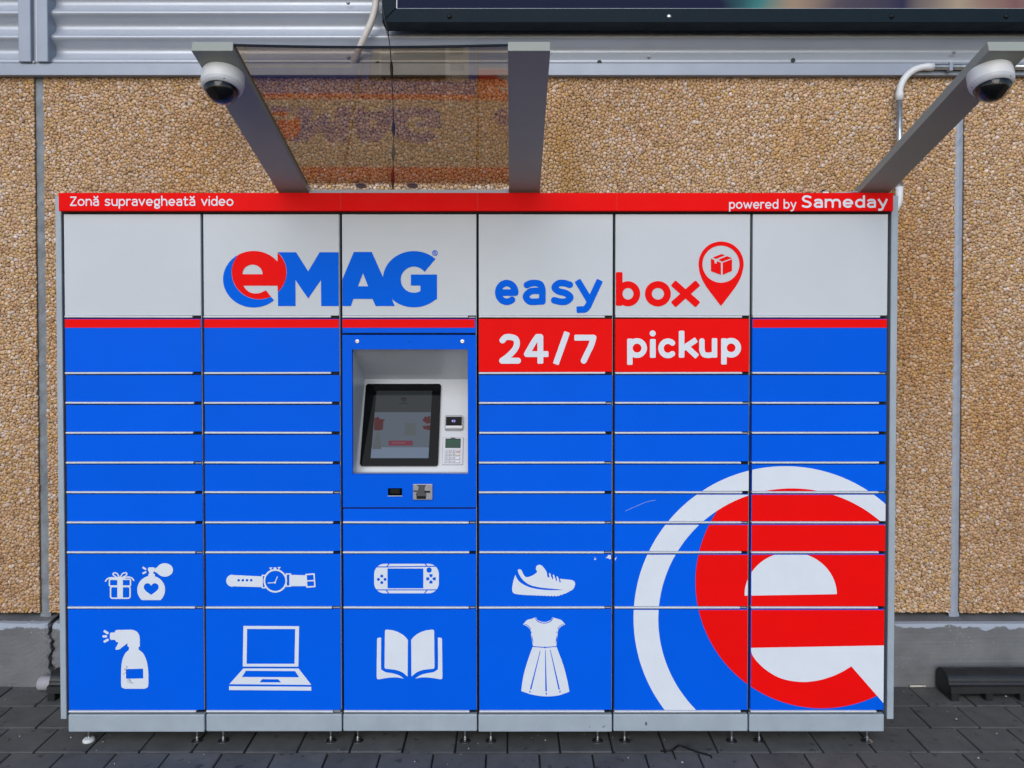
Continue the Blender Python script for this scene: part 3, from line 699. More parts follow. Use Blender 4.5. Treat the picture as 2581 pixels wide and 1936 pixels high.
# levelling feet
feet = [(224,1),(497,0),(563,0),(834,0),(902,0),(1172,0),(1237,0),(1506,0),(1574,0),(1844,0),(1913,0),(2185,0)]
for px, big in feet:
    x = WX(px,1860,.045); M = Matrix.Translation((x,.045,0))
    f = lathe('foot', [(.0225,.0005),(.0225,.002),(.018,.005),(.006,.0085)] if not big else [(.0235,.0005),(.024,.006),(.020,.012),(.009,.016)], M_ZINC if not big else M_FOOT, lock, 24, M)
    lathe('foot_stem', [(.0042,.006),(.0042,.060)], M_ZINC, f, 10, M)
    lathe('lock_nut', [(.0085,.012),(.0085,.018)], M_ZINC, f, 6, M, smooth=False)

# ---- printed graphics
def clipdecal(name, fn, reg, bbox, m, cells, eps=.0018, step=1.5):
    for k in cells:
        o, cl = DO[k]; decal(name, fn, reg, bbox, m, o, eps, step, cl)
# eMAG
def lg_E(X,Y): return ell(X,Y,385,453,213,197)
def lg_M(X,Y):
    a = poly(X,Y,[(551,265),(681,265),(765,398),(845,265),(990,265),(990,640),(856,640),(854,458),(765,587),(676,458),(677,640),(555,640),(553,500)])
    return a
def lg_red(X,Y): return ell(X,Y,423,405,191,188)
def lg_cut(X,Y):
    ct_ = I(ell(X,Y,377,418,70,67), Y-418)
    gp = poly(X,Y,[(313,498)]+sp([(313,498),(330,522),(355,542),(390,552),(430,548),(470,530)])+[(531,606),(552,640),(552,498)])
    nt = I(poly(X,Y,[(480,230),(551,230),(551,346)]), -lg_E(X,Y))
    return U(ct_, gp, nt)
def e_all(X,Y): return sub(I(lg_E(X,Y), X-553), lg_cut(X,Y))
def em_blue(X,Y): return sub(U(e_all(X,Y), lg_M(X,Y)), lg_red(X,Y)-1.0)
def em_red(X,Y): return I(sub(U(e_all(X,Y), lg_M(X,Y)), lg_cut(X,Y)), lg_red(X,Y)+1.0)
clipdecal('logo_blue', em_blue, Z4, (165,240,1000,655), M_LOGOB, [(1,0)])
clipdecal('logo_red', em_red, Z4, (165,240,700,655), M_RED, [(1,0)])
def ag(X,Y):
    A = poly(X,Y,[(990,490),(1003,455),(1083,263),(1208,263),(1287,440),(1368,640),(1235,640),(1213,590),(1080,590),(1062,640),(990,640)])
    A = sub(A, poly(X,Y,[(1147,410),(1183,502),(1112,502)]))
    Gg = sub(I(ell(X,Y,1502,453,216,196), X-1663), ell(X,Y,1502,456,92,91), poly(X,Y,[(1502,421),(1560,412),(1580,397),(1649,315),(1760,180),(1800,421)]))
    return U(A, Gg, rect(X,Y,1481,420,1663,497), I(rect(X,Y,1547,420,1663,596), ell(X,Y,1502,453,222,200)))
clipdecal('logo_blue', ag, Z4, (985,250,1680,655), M_LOGOB, [(2,0)])
clipdecal('registered_mark', lambda X,Y: U(np.abs(circ(X,Y,1648,270,17))-2.4, glyph(X,Y,'R',1640,1658,281,22,4)), Z4, (1622,244,1674,296), M_LOGOB, [(2,0)], step=.9)
# easybox
for ch, a, b_ in (('e',187,351),('a',380,540),('s',577,737),('y',750,932)):
    clipdecal('lettering', lambda X,Y: glyph(X,Y,ch,a,b_,633,176,46), Z5, (a-8,440,b_+8,700), M_LOGOB, [(3,0)])
def bx(X,Y): return U(glyph(X,Y,'b',1029,1199,642,175,47), glyph(X,Y,'o',1232,1413,643,177,48), glyph(X,Y,'x',1422,1608,640,170,50))
clipdecal('lettering', bx, Z5, (1020,380,1620,660), M_RED, [(4,0)])
def pin(X,Y):
    side = sp([(1607,352),(1612,400),(1630,452),(1662,508),(1708,570),(1760,638)])
    body = U(circ(X,Y,1763,347,157), poly(X,Y,side+[(2*1762-p,q) for p,q in side[::-1]]))
    b_ = sub(body, circ(X,Y,1762,348,129))
    bx_ = U(sub(poly(X,Y,[(1692,309),(1762,338),(1762,423),(1692,397)]), poly(X,Y,[(1716,318),(1733,325),(1733,346),(1725,340),(1718,346)])),
            poly(X,Y,[(1774,338),(1839,313),(1839,395),(1774,423)]), poly(X,Y,[(1705,302),(1766,277),(1790,286),(1729,311)]), poly(X,Y,[(1744,317),(1804,292),(1839,305),(1770,331)]))
    return U(b_, bx_)
clipdecal('pin_symbol', pin, Z5, (1595,180,1930,650), M_RED, [(4,0)])
def t247(X,Y): return U(glyph(X,Y,'2',216,368,1042,207,42), glyph(X,Y,'4',389,560,1042,207,41), glyph(X,Y,'/',596,704,1047,227,42), glyph(X,Y,'7',740,894,1042,202,41))
clipdecal('lettering', t247, Z5, (200,800,910,1060), M_WHITE, [(3,1)])
def pick(X,Y): return U(glyph(X,Y,'p',1108,1246,1002,138,38), rect(X,Y,1267,870,1307,1001,8), circ(X,Y,1286,831,21), glyph(X,Y,'c',1325,1450,1004,138,38), glyph(X,Y,'k',1468,1602,1000,135,39), glyph(X,Y,'u',1610,1736,1002,138,38), glyph(X,Y,'p',1763,1902,1000,138,39))
clipdecal('lettering', pick, Z5, (1095,795,1915,1070), M_WHITE, [(4,1)])

# icons
def heart(X,Y):
    return poly(X,Y, sp([(777,322),(790,308),(808,305),(826,318),(828,340),(812,360),(777,386)])+sp([(777,386),(742,360),(727,340),(729,318),(746,305),(764,308),(777,322)]))
def gift(X,Y):
    lid = np.abs(rect(X,Y,486,277,633,324,8))-5; bod = np.abs(rect(X,Y,494,328,630,409,14))-5
    rib = rect(X,Y,541,275,580,412)
    bow = U(cap(X,Y,sp([(558,270),(535,262),(512,245),(518,233),(540,238),(558,270)]),4.5), cap(X,Y,sp([(558,270),(582,262),(606,245),(602,232),(578,238),(558,270)]),4.5),
            cap(X,Y,sp([(540,272),(505,266),(475,272),(459,290)]),5), cap(X,Y,sp([(576,270),(610,262),(640,267),(656,285)]),5))
    per = U(I(circ(X,Y,777,350,97), Y-422), rect(X,Y,757,240,803,268,3), rect(X,Y,763,215,793,245), rect(X,Y,755,194,802,224,9),
            ell(X,Y,872,212,57,47), poly(X,Y,[(795,208),(838,180),(838,246),(795,220)]), cap(X,Y,[(722,196),(737,206)],6.5), cap(X,Y,[(722,235),(738,227)],6.5))
    return U(lid, bod, rib, bow, sub(per, heart(X,Y)))
clipdecal('gift_symbol', gift, Z7, (445,155,940,430), M_WHITE, [(0,8)])
def watch(X,Y):
    st = sub(U(I(circ(X,Y,1342,287,42), X-1345), poly(X,Y,[(1342,247),(1548,257),(1552,332),(1342,326)])), *[circ(X,Y,a,284,9) for a in (1387,1416,1445,1474)])
    br = U(np.abs(rect(X,Y,1551,250,1572,336))-4.5, np.abs(rect(X,Y,1718,240,1749,325))-4.5)
    ring = np.abs(circ(X,Y,1642,288,76))-6; inn = circ(X,Y,1642,288,76)
    hand = U(cap(X,Y,[(1657,259),(1640,300)],3.2), cap(X,Y,[(1592,303),(1640,300)],3.2), circ(X,Y,1640,300,7))
    cr_ = U(rect(X,Y,1630,194,1650,212,3), cap(X,Y,[(1603,199),(1618,197)],3.5), cap(X,Y,[(1610,199),(1613,212)],3.5), cap(X,Y,[(1662,195),(1676,195)],3.5), cap(X,Y,[(1669,196),(1667,210)],3.5))
    s2 = poly(X,Y,[(1740,246),(1856,249),(1856,325),(1740,325)])
    bk = U(np.abs(poly(X,Y,[(1856,244),(1912,240),(1918,327),(1862,331)]))-5, cap(X,Y,[(1868,288),(1912,286)],4.5))
    return U(sub(U(st, br, s2, bk, cr_), inn), ring, hand)
clipdecal('watch_symbol', watch, Z7, (1290,180,1935,385), M_WHITE, [(1,8)])
def spray(X,Y):
    body = poly(X,Y, [(622,768)]+sp([(622,768),(595,795),(575,845),(568,910),(567,1005)])+sp([(567,1005),(572,1030),(595,1040)])+sp([(730,1040),(752,1030),(758,1005)])+sp([(758,1005),(757,920),(745,845),(722,795),(692,768)]))
    head = poly(X,Y, sp([(522,648),(528,634),(545,630)])+sp([(640,628),(675,640),(694,668),(698,700)])+[(698,745),(690,748),(690,770),(622,770),(622,748),(612,744),(612,722),(555,766)]+sp([(555,766),(532,768),(528,758)])+[(550,718),(535,714),(524,700)])
    noz = rect(X,Y,489,648,535,699,12)
    sprs = U(cap(X,Y,[(453,640),(473,652)],8.5), cap(X,Y,[(445,675),(462,675)],8.5), cap(X,Y,[(453,711),(474,699)],8.5))
    return sub(U(body, head, noz, sprs), poly(X,Y,[(601,903),(721,900),(722,968),(602,970)]))
clipdecal('spray_bottle_symbol', spray, Z7, (430,615,770,1050), M_WHITE, [(0,9)])
def laptop(X,Y):
    s = sub(poly(X,Y,[(1420,602),(1808,604),(1803,886),(1415,885)]), poly(X,Y,[(1446,623),(1781,624),(1776,866),(1442,866)]))
    d = sub(poly(X,Y,[(1420,898),(1805,899),(1893,1013),(1322,1008)]), poly(X,Y,[(1437,915),(1780,917),(1808,960),(1410,958)]), poly(X,Y,[(1550,973),(1663,974),(1682,996),(1533,995)]))
    return U(s, d, poly(X,Y,[(1320,1022),(1893,1026),(1893,1053),(1320,1049)]))
clipdecal('laptop_symbol', laptop, Z7, (1310,590,1905,1065), M_WHITE, [(1,9)])
def console(X,Y):
    b_ = I(rect(X,Y,285,169,736,375,72), rect(X,Y,270,169,750,375))
    cuts = [rect(X,Y,378,202,628,340), cap(X,Y,[(290,191),(372,191),(388,170)],3.5), cap(X,Y,[(372,191),(650,187)],3.5), cap(X,Y,[(640,168),(655,187),(735,187)],3.5),
            cap(X,Y,[(290,351),(735,351)],3.5), cap(X,Y,[(368,351),(386,376)],3.5), cap(X,Y,[(655,351),(638,372)],3.5),
            circ(X,Y,338,255,10.5), circ(X,Y,338,300,10.5), circ(X,Y,315,278,10.5), circ(X,Y,361,278,10.5), circ(X,Y,668,213,18.5)]
    for k in range(4):
        a = R(90*k); q = [(8,0),(18,-11),(33,-11),(33,11),(18,11)]
        cuts.append(poly(X,Y,[(681+x*math.cos(a)-y*math.sin(a), 274+x*math.sin(a)+y*math.cos(a)) for x, y in q]))
    return sub(b_, *cuts)
clipdecal('game_console_symbol', console, Z8, (275,160,745,385), M_WHITE, [(2,8)])
def shoe(X,Y):
    up = poly(X,Y, sp([(1286,212),(1296,207),(1310,212),(1322,235),(1335,256),(1352,262),(1385,252),(1412,235),(1420,222),(1412,205),(1418,183),(1438,176),(1458,186),(1485,222),(1492,250)])+[(1490,258),(1580,273),(1660,282)]+sp([(1660,282),(1680,292),(1685,315),(1672,345),(1645,362),(1600,384),(1550,395),(1450,392),(1330,386),(1268,378),(1250,365),(1247,335),(1256,285),(1268,246)])+[(1286,250)])
    sw = poly(X,Y, sp([(1267,243),(1286,280),(1320,310),(1380,336),(1460,350),(1540,353),(1606,351)])+sp([(1606,351),(1530,343),(1440,334),(1370,316),(1325,285),(1296,245),(1284,210)])+[(1270,215)])
    lac = [cap(X,Y,[(a,b_),(a+7,b_+30)],4) for a, b_ in ((1495,232),(1522,243),(1549,255),(1574,266))]
    bumps = [circ(X,Y,1322+i*22,392+min(i,9)*.6-max(0,i-11)*7,6.0) for i in range(15)]
    lt = [cap(X,Y,[(a,b_),(a+6,b_+24)],5.5) for a, b_ in ((1508,240),(1535,250),(1561,262))]
    return sub(U(up, *lt), sw, *lac, *bumps)
clipdecal('shoe_symbol', shoe, Z8, (1238,165,1695,405), M_WHITE, [(3,8)])
def book(X,Y):
    pg = poly(X,Y, [(518,955)]+sp([(518,955),(480,925),(440,910),(400,904),(375,902)])+sp([(375,902),(361,898),(357,885)])+sp([(360,642),(364,630),(377,628)])+sp([(377,628),(420,634),(462,650),(498,674),(520,700)]))
    cv = poly(X,Y, sp([(305,698),(310,686),(334,683)])+sp([(334,683),(333,885),(342,910),(365,925)])+sp([(365,925),(410,932),(455,945),(493,969)])+sp([(493,969),(440,961),(380,964),(318,974)])+sp([(318,974),(306,971),(302,958)]))
    pg2 = poly(1063-X, Y, [(518,955)]+sp([(518,955),(480,925),(440,910),(400,904),(375,902)])+sp([(375,902),(361,898),(357,885)])+sp([(360,642),(364,630),(377,628)])+sp([(377,628),(420,634),(462,650),(498,674),(520,700)]))
    cv2 = poly(1063-X, Y, sp([(305,698),(310,686),(334,683)])+sp([(334,683),(333,885),(342,910),(365,925)])+sp([(365,925),(410,932),(455,945),(493,969)])+sp([(493,969),(440,961),(380,964),(318,974)])+sp([(318,974),(306,971),(302,958)]))
    return U(pg, cv, pg2, cv2)
clipdecal('book_symbol', book, Z8, (295,615,770,985), M_WHITE, [(2,9)])
def dress(X,Y):
    L_ = sp([(1412,541),(1385,551),(1350,562),(1322,592)])+sp([(1322,592),(1350,605),(1375,628)])+sp([(1375,628),(1383,690),(1392,742)])+sp([(1392,742),(1365,815),(1335,910),(1318,990),(1310,1056)])
    Bt = sp([(1310,1056),(1390,1082),(1480,1093),(1570,1086),(1646,1060)])
    Rr = sp([(1646,1060),(1632,985),(1608,890),(1580,810),(1554,742)])+sp([(1554,742),(1560,690),(1567,628)])+sp([(1567,628),(1590,605),(1617,592)])+sp([(1617,592),(1590,562),(1555,550),(1526,541)])
    nk = sp([(1526,541),(1515,562),(1470,575),(1425,562),(1412,541)])
    cuts = [cap(X,Y,sp([(1407,546),(1425,570),(1470,583),(1515,570),(1531,546)]),2.6),
            cap(X,Y,[(1392,746),(1475,752),(1553,746)],3), circ(X,Y,1475,752,6),
            cap(X,Y,sp([(1332,590),(1352,598),(1378,622)]),2), cap(X,Y,sp([(1608,590),(1588,598),(1563,622)]),2), circ(X,Y,1380,646,4), circ(X,Y,1559,646,4),
            poly(X,Y,[(1384,660),(1392,700),(1396,728),(1386,700)]), poly(X,Y,[(1558,660),(1552,700),(1549,728),(1559,700)]),
            poly(X,Y,[(1441,775),(1445,775),(1381,1044),(1370,1046)]), poly(X,Y,[(1476,770),(1480,770),(1489,1058),(1478,1058)]), poly(X,Y,[(1510,768),(1514,768),(1580,1044),(1570,1047)]),
            ell(X,Y,1371,1060,4,8), ell(X,Y,1484,1074,4,9), ell(X,Y,1580,1060,4,8)]
    return sub(poly(X,Y,L_+Bt+Rr+nk), *cuts)
clipdecal('dress_symbol', dress, Z8, (1300,530,1660,1105), M_WHITE, [(3,9)])
# the big ringed letter over the right-hand doors
def b_in(X,Y): return ell(X,Y,1142,968,775,758)
def b_red0(X,Y): return circ(X,Y,1317,753,734)
def b_cut(X,Y):
    ctr = I(ell(X,Y,1136,828,268,248), Y-(833-(X-868)*.0168))
    gp = poly(X,Y, [(903,1136)]+sp([(903,1140),(912,1175),(940,1215),(990,1262),(1060,1305),(1130,1326),(1215,1334),(1300,1324),(1380,1300),(1440,1272),(1488,1243)])+[(1635,1412),(1720,1510),(1720,1121)])
    return U(ctr, gp)
def b_red(X,Y): return sub(I(b_red0(X,Y), b_in(X,Y)), b_cut(X,Y))
def b_white(X,Y): return sub(circ(X,Y,1104,962,881), b_in(X,Y))
def b_cnt(X,Y): return I(b_cut(X,Y), b_in(X,Y))
cells = [(c, r) for c in (4,5) for r in range(5,10)]
clipdecal('ring_print', b_white, Z9, (200,70,1720,1540), M_WHITE, cells, step=2.6)
clipdecal('letter_counter', b_cnt, Z9, (560,180,1720,1540), M_WHITE, cells, step=2.6)
clipdecal('letter_print', b_red, Z9, (560,180,1720,1540), M_RED, cells, eps=.0022, step=2.6)
# peeled flakes and scratches
def flakes(X,Y): return U(poly(X,Y,[(1898,128),(1912,118),(1915,108),(1934,108),(1936,134),(1926,138),(1918,130)]), poly(X,Y,[(1816,138),(1826,131),(1834,134),(1824,144)]), poly(X,Y,[(1820,122),(1827,124),(1822,129)]))
clipdecal('peeled_flake', flakes, Z8, (1805,98,1950,160), M_WHITE, [(3,8)], step=1.0)
clipdecal('peeled_flake', lambda X,Y: poly(X,Y,[(1962,140),(1966,128),(1976,120),(1972,134),(1966,146)]), Z8, (1955,100,1985,160), M_WHITE, [(4,8)], step=1.0)
M_SCR = mat('scratch', (.25,.38,.75), .5)
clipdecal('scratch', lambda X,Y: cap(X,Y,sp([(176,341),(235,315),(300,288),(352,278)]),1.3), Z9, (165,265,365,350), M_SCR, [(4,6)], step=1.0)
M_SMUD = mat('scuff_dark', (.10,.11,.14), .6)
clipdecal('scribble', lambda X,Y: U(cap(X,Y,sp([(600,880),(612,890),(590,905),(605,920),(582,940)]),1.1), cap(X,Y,sp([(612,975),(630,985),(646,1003),(636,990),(625,970)]),1.2), cap(X,Y,sp([(610,985),(628,998),(650,1000)]),1.0)), Z7, (575,870,660,1015), M_SMUD, [(0,9)], eps=.0024, step=.9)
def kickmark(X,Y): return U(cap(X,Y,[(332,230),(342,222)],3.5), cap(X,Y,[(238,224),(239,231)],2.2), ell(X,Y,632,205,7,13))
decal('scuff', kickmark, (1400,1750,800/2212), (220,185,660,240), M_SMUD, lock, .003, 1.2, y=0)

# ---- terminal
def Q(px, py, y): x, z = W(px, py, y); return (float(x), y, float(z))
def z6(x, y): return Z6[0]+x*Z6[2], Z6[1]+y*Z6[2]
OX0, OX1 = WX(*z6(147,800),0), WX(*z6(1042,800),0)
OZ0, OZ1 = WZ(z6(0,1277)[1],0), WZ(z6(0,309)[1],0)
fx0, fx1 = COLX[2]+GAPX, COLX[3]-GAPX
bm = bmesh.new()
zt0, zt1 = tz0+.004, tz1-.0035
xs_ = [fx0,OX0,OX1,fx1]; zs_ = [zt0,OZ0,OZ1,zt1]
for (y, flip) in ((-.001,False),(.02,True)):
    g_ = [[bm.verts.new((x,y,z)) for x in xs_] for z in zs_]
    for i in range(3):
        for j in range(3):
            if i == 1 and j == 1: continue
            bm.faces.new((g_[i][j],g_[i][j+1],g_[i+1][j+1],g_[i+1][j]))
bm.verts.ensure_lookup_table(); n_ = len(bm.verts)//2; vs = list(bm.verts)
def ring(idx):
    for a, b_ in zip(idx, idx[1:]+idx[:1]): bm.faces.new((vs[a], vs[b_], vs[n_+b_], vs[n_+a]))
ring([0,1,2,3,7,11,15,14,13,12,8,4]); ring([5,9,10,6])
term = from_bm('terminal_panel', bm, M_BLUE, lock)
# recess: back board leans back towards its top
YB, YT = .085, .255
def inner(px, py, y): return Q(*z6(px,py), y)
A0, A1, A2, A3 = (OX0,.0205,OZ0),(OX1,.0205,OZ0),(OX1,.0205,OZ1),(OX0,.0205,OZ1)
BL = inner(172,1258,YB); BR = (OX1+.012, YB, BL[2]); TL = inner(245,541,YT); TR = (OX1+.012, YT, TL[2])
M_REC = mat('recess_paint', (.54,.56,.59), .35, var=.03, vscale=4, bump=.04, bscale=300)
def slab(name, q, m, parent, th=.004):
    nrm = (Vector(q[1])-Vector(q[0])).cross(Vector(q[2])-Vector(q[0])).normalized()
    b2 = [tuple(Vector(p)-nrm*th) for p in q]
    return obj(name, list(q)+b2, [(0,1,2,3),(7,6,5,4),(0,4,5,1),(1,5,6,2),(2,6,7,3),(3,7,4,0)], m, parent)
slab('recess_wall', [A0, BL, TL, A3], M_REC, term)
slab('recess_wall', [BR, A1, A2, TR], M_REC, term)
slab('recess_ceiling', [TL, TR, A2, A3], M_REC, term)
slab('recess_sill', [A0, A1, BR, BL], M_REC, term)
back = slab('recess_board', [BL, BR, TR, TL], M_REC, term)
# frame of the leaning board: u right, v up along the board, w out of it
ub = Vector((1,0,0)); vb = (Vector(TL)-Vector(BL)); vb.x = 0; vb.normalize(); wb = ub.cross(vb); wb = -wb if wb.y > 0 else wb
def onboard(px, py, off=0):
    """pixel in the Z6 frame -> (u, v) on the board"""
    o = Vector((0,-DIST,EYE)); P = Vector(Q(*z6(px,py), 1.0))-o
    p0 = Vector(BL)+wb*off
    t = (p0-o).dot(wb)/P.dot(wb); h = o+P*t-p0
    return h.dot(ub), h.dot(vb)
MB = Matrix((ub.to_4d()*0+Vector((*ub,0)), Vector((*vb,0)), Vector((*wb,0)), Vector((0,0,0,1)))).transposed(); MB.translation = Vector(BL)
def on_b(name, px0, py0, px1, py1, w0, w1, m, parent, rad=0., bev=.0):
    c = [onboard(a, b_, w1) for a, b_ in ((px0,py1),(px1,py1),(px1,py0),(px0,py0))]
    u0 = (c[0][0]+c[3][0])/2; u1 = (c[1][0]+c[2][0])/2; v0 = (c[0][1]+c[1][1])/2; v1 = (c[2][1]+c[3][1])/2
    bm = bmesh.new()
    if rad:
        pts = []
        for cx, cy, a0 in ((u1-rad,v1-rad,0),(u0+rad,v1-rad,90),(u0+rad,v0+rad,180),(u1-rad,v0+rad,270)):
            pts += [(cx+rad*math.cos(R(a0+k*15)), cy+rad*math.sin(R(a0+k*15))) for k in range(7)]
        f_ = [bm.verts.new(MB @ Vector((p[0],p[1],w1))) for p in pts]; g_ = [bm.verts.new(MB @ Vector((p[0],p[1],w0))) for p in pts]
        bm.faces.new(f_); bm.faces.new(g_[::-1])
        for i in range(len(pts)): bm.faces.new((f_[i],g_[i],g_[(i+1)%len(pts)],f_[(i+1)%len(pts)]))
    else: addbox(bm, u0,u1,v0,v1,w0,w1, bev, 2, MB)
    return from_bm(name, bm, m, parent), (u0,u1,v0,v1)
def bdecal(name, fn, bbox, m, parent, w, step=2.):
    """draw in the Z6 frame straight onto the board at height w"""
    def mp(a, b_):
        o = np.array((0,-DIST,EYE)); x, z = W(Z6[0]+a*Z6[2], Z6[1]+b_*Z6[2], 1.0)
        d = np.stack([x, np.full(x.shape,1.0), z],1)-o; nw = np.array(wb); p0 = np.array(Vector(BL)+wb*w)
        t = ((p0-o)@nw)/(d@nw); h = o+d*t[:,None]; return h[:,0], h[:,1], h[:,2]
    return decal(name, fn, Z6, bbox, m, parent, 0, step, None, 0, mp)
M_BEZ = mat('screen_bezel', (.003,.004,.005), .06, spec=.06)
scr, _ = on_b('touch_screen', 229,576,823,1211, -.002,.012, M_BEZ, lock, rad=.011)
M_D0 = mat_screen('display_glow', (.030,.036,.040), .55)
dq = [(336,630),(766,630),(737,1152),(289,1152)]
bdecal('display', lambda X,Y: poly(X,Y,dq), (280,620,775,1160), M_D0, scr, .0125, 6)
bdecal('display_image', lambda X,Y: I(poly(X,Y,dq), 796-Y, Y-1068), (280,780,775,1080), mat_screen('display_band', (.075,.095,.125), .8), scr, .0130, 6)
bdecal('display_image', lambda X,Y: I(poly(X,Y,dq), 1068-Y), (280,1060,775,1160), mat_screen('display_foot', (.11,.145,.21), .9), scr, .0130, 6)
bdecal('display_logo', lambda X,Y: U(sub(poly(X,Y,[(525,685),(545,678),(569,685),(570,700),(547,718),(524,700)]), poly(X,Y,[(533,692),(547,702),(562,692),(562,699),(547,710),(533,699)])), cap(X,Y,[(512,728),(578,727)],2)), (505,670,585,735), mat_screen('display_ink', (.008,.006,.007), .5), scr, .0135, 1.5)
bdecal('display_button', lambda X,Y: rect(X,Y,428,1016,616,1054,3), (420,1008,625,1062), mat_screen('display_pink', (.13,.016,.04), .8), scr, .0135, 3)
bdecal('display_button_text', lambda X,Y: U(*[cap(X,Y,[(a,1034),(a+b_,1034)],2.6) for a, b_ in ((455,22),(484,30),(520,12),(538,20))]), (445,1028,570,1042), mat_screen('display_pale', (.22,.08,.11), .8), scr, .0138, 1.5)
M_DR = mat_screen('display_red', (.06,.006,.009), .8)
for q_ in ([(318,840),(350,832),(360,848),(402,852),(388,868),(384,930),(350,938),(315,935)], [(690,860),(712,825),(720,835),(752,822),(752,880),(725,885)], [(690,905),(752,895),(752,938),(700,925)]):
    bdecal('display_flower', lambda X,Y: I(poly(X,Y,dq), poly(X,Y,q_)), (305,815,765,945), M_DR, scr, .0135, 3)
M_DS = mat_screen('display_soft', (.075,.09,.10), .7)
for q_ in ([(552,880),(638,880),(638,975),(552,975)], [(340,945),(355,955),(372,1082),(300,1082)]):
    bdecal('display_picture', lambda X,Y: I(poly(X,Y,dq), poly(X,Y,q_)), (290,860,650,1090), M_DS, scr, .0134, 4)
# contactless reader
rd, _ = on_b('contactless_reader', 864,818,1003,929, -.001,.016, M_CAMG, lock, rad=.006)
on_b('reader_rim', 870,900,998,917, .0165,.018, M_CAMW, rd, bev=.0005)
on_b('reader_window', 873,832,995,899, .0165,.018, M_BEZ, rd)
bdecal('reader_symbol', lambda X,Y: U(ell(X,Y,925,864,7,9), cap(X,Y,arc(925,864,18,12,-45,45,6),2.6)), (910,845,955,885), mat_screen('reader_glow', (.35,.36,.8), 1.0), rd, .0185, 1.0)
# pin pad
M_PAD = mat('pad_metal', (.33,.34,.38), .38, metal=.4)
pad, _ = on_b('pin_pad', 845,990,1005,1203, -.001,.005, M_PAD, lock, bev=.0012)
on_b('pad_display_rim', 868,1000,986,1072, .0054,.0062, M_BLACK, pad)
M_LCD = mat_screen('lcd_green', (.030,.115,.075), .5, .3)
on_b('pad_display', 873,1006,981,1067, .0064,.0068, M_LCD, pad)
M_LCDK = mat('lcd_ink', (.006,.012,.010), .5)
bdecal('pad_lettering', lambda X,Y: U(text(X,Y,'Printec',878,979,1060,19,3.4), np.abs(rect(X,Y,930,1018,948,1034))-1.5), (874,1008,982,1066), M_LCDK, pad, .0073, .9)
bdecal('pad_lettering', lambda X,Y: rect(X,Y,910,993,945,999), (905,990,950,1002), M_BLACK, pad, .0056, 2)
M_KEY = mat('key_metal', (.45,.46,.48), .4, metal=.3); M_KEYS = {0: mat('key_red', (.50,.10,.07), .4), 1: mat('key_yellow', (.68,.42,.22), .4)}
digs = ['1','2','3',None,'4','o','o',None,'7','o','o',None,None,'o',None,None]
for r in range(4):
    for c in range(4):
        xa = 864+c*28.3-r*1.4; xb = xa+(21 if c < 3 else 34); ya = 1086+r*27.3
        k_, _ = on_b('key', xa, ya, xb, ya+19, .0045,.0095, M_KEY, pad, bev=.001)
        if c == 3 and r < 2: on_b('key_band', xa+4, ya+8, xb-4, ya+15, .0097,.0101, M_KEYS[r], pad)
        dg = digs[r*4+c]
        if dg: bdecal('key_digit', lambda X,Y: glyph(X,Y,dg,xa+6,xa+15,ya+14,10,2.4), (xa+4,ya+2,xa+17,ya+16), M_BLACK, pad, .0101, .8)
        elif c == 0: bdecal('key_digit', lambda X,Y: poly(X,Y,[(xa+6,ya+5),(xa+15,ya+5),(xa+10.5,ya+14)]), (xa+4,ya+2,xa+17,ya+16), M_BLACK, pad, .0101, .8)
        elif c == 2: bdecal('key_digit', lambda X,Y: poly(X,Y,[(xa+6,ya+13),(xa+15,ya+13),(xa+10.5,ya+4)]), (xa+4,ya+2,xa+17,ya+16), M_BLACK, pad, .0101, .8)
# keylocks, lens, scanner slot, card slot on the blue panel
def front(px, py): return Q(*z6(px,py), -.001)
for px in (186, 1000):
    x, y, z = front(px,248); M = Matrix.Translation((x,y,z)) @ Matrix.Rotation(R(90),4,'X')
    k_ = lathe('keylock', [(.0085,-.002),(.0085,.002),(.0075,.0032),(.0062,.0034),(.0058,.0024),(.002,.0024)], M_ZINC, lock, 24, M)
    box('keyhole', x-.0035, x+.0035, y-.0040, y-.0028, z-.0009, z+.0009, M_BLACK, k_)
x, y, z = front(594,249); lathe('peephole', [(.0026,-.001),(.0026,.0008),(.0015,.001)], M_BLACK, term, 16, Matrix.Translation((x,y,z)) @ Matrix.Rotation(R(90),4,'X'))
a = front(424,1440); b_ = front(533,1384)
sc_ = box('scanner_window', a[0], b_[0], -.004, .002, a[2], b_[2], M_BEZ, lock, .001)
box('scanner_lip', a[0]-.001, b_[0]+.001, -.006, .0, a[2]-.0025, a[2]-.0005, M_LIP, sc_)
box('scanner_lens', a[0]+.010, b_[0]-.010, -.0048, -.0042, a[2]+.008, b_[2]-.003, M_BLACK, sc_)
a = front(619,1472); b_ = front(770,1350)
cs = box('card_slot', a[0], b_[0], -.009, .002, a[2], b_[2], M_PAD, lock, .002, 2)
def slotp(X,Y): return U(poly(X,Y, sp([(637,1357),(660,1372),(655,1400),(640,1430),(648,1466)])+sp([(716,1466),(722,1430),(708,1400),(712,1372),(722,1357)])))
decal('slot_insert', slotp, Z6, (625,1350,730,1472), mat('insert_grey', (.06,.063,.07), .45), cs, .0006, 1.5, y=-.009)
decal('slot_mouth', lambda X,Y: U(rect(X,Y,645,1446,718,1468,5), rect(X,Y,706,1405,750,1420,2), rect(X,Y,622,1402,650,1412,2)), Z6, (615,1395,760,1472), M_BLACK, cs, .0010, 1.5, y=-.009)
decal('slot_lights', lambda X,Y: U(circ(X,Y,742,1362,3), circ(X,Y,742,1375,4), circ(X,Y,742,1387,3)), Z6, (730,1355,755,1395), mat('slot_orange', (.5,.12,.03), .4), cs, .0010, 1.0, y=-.009)

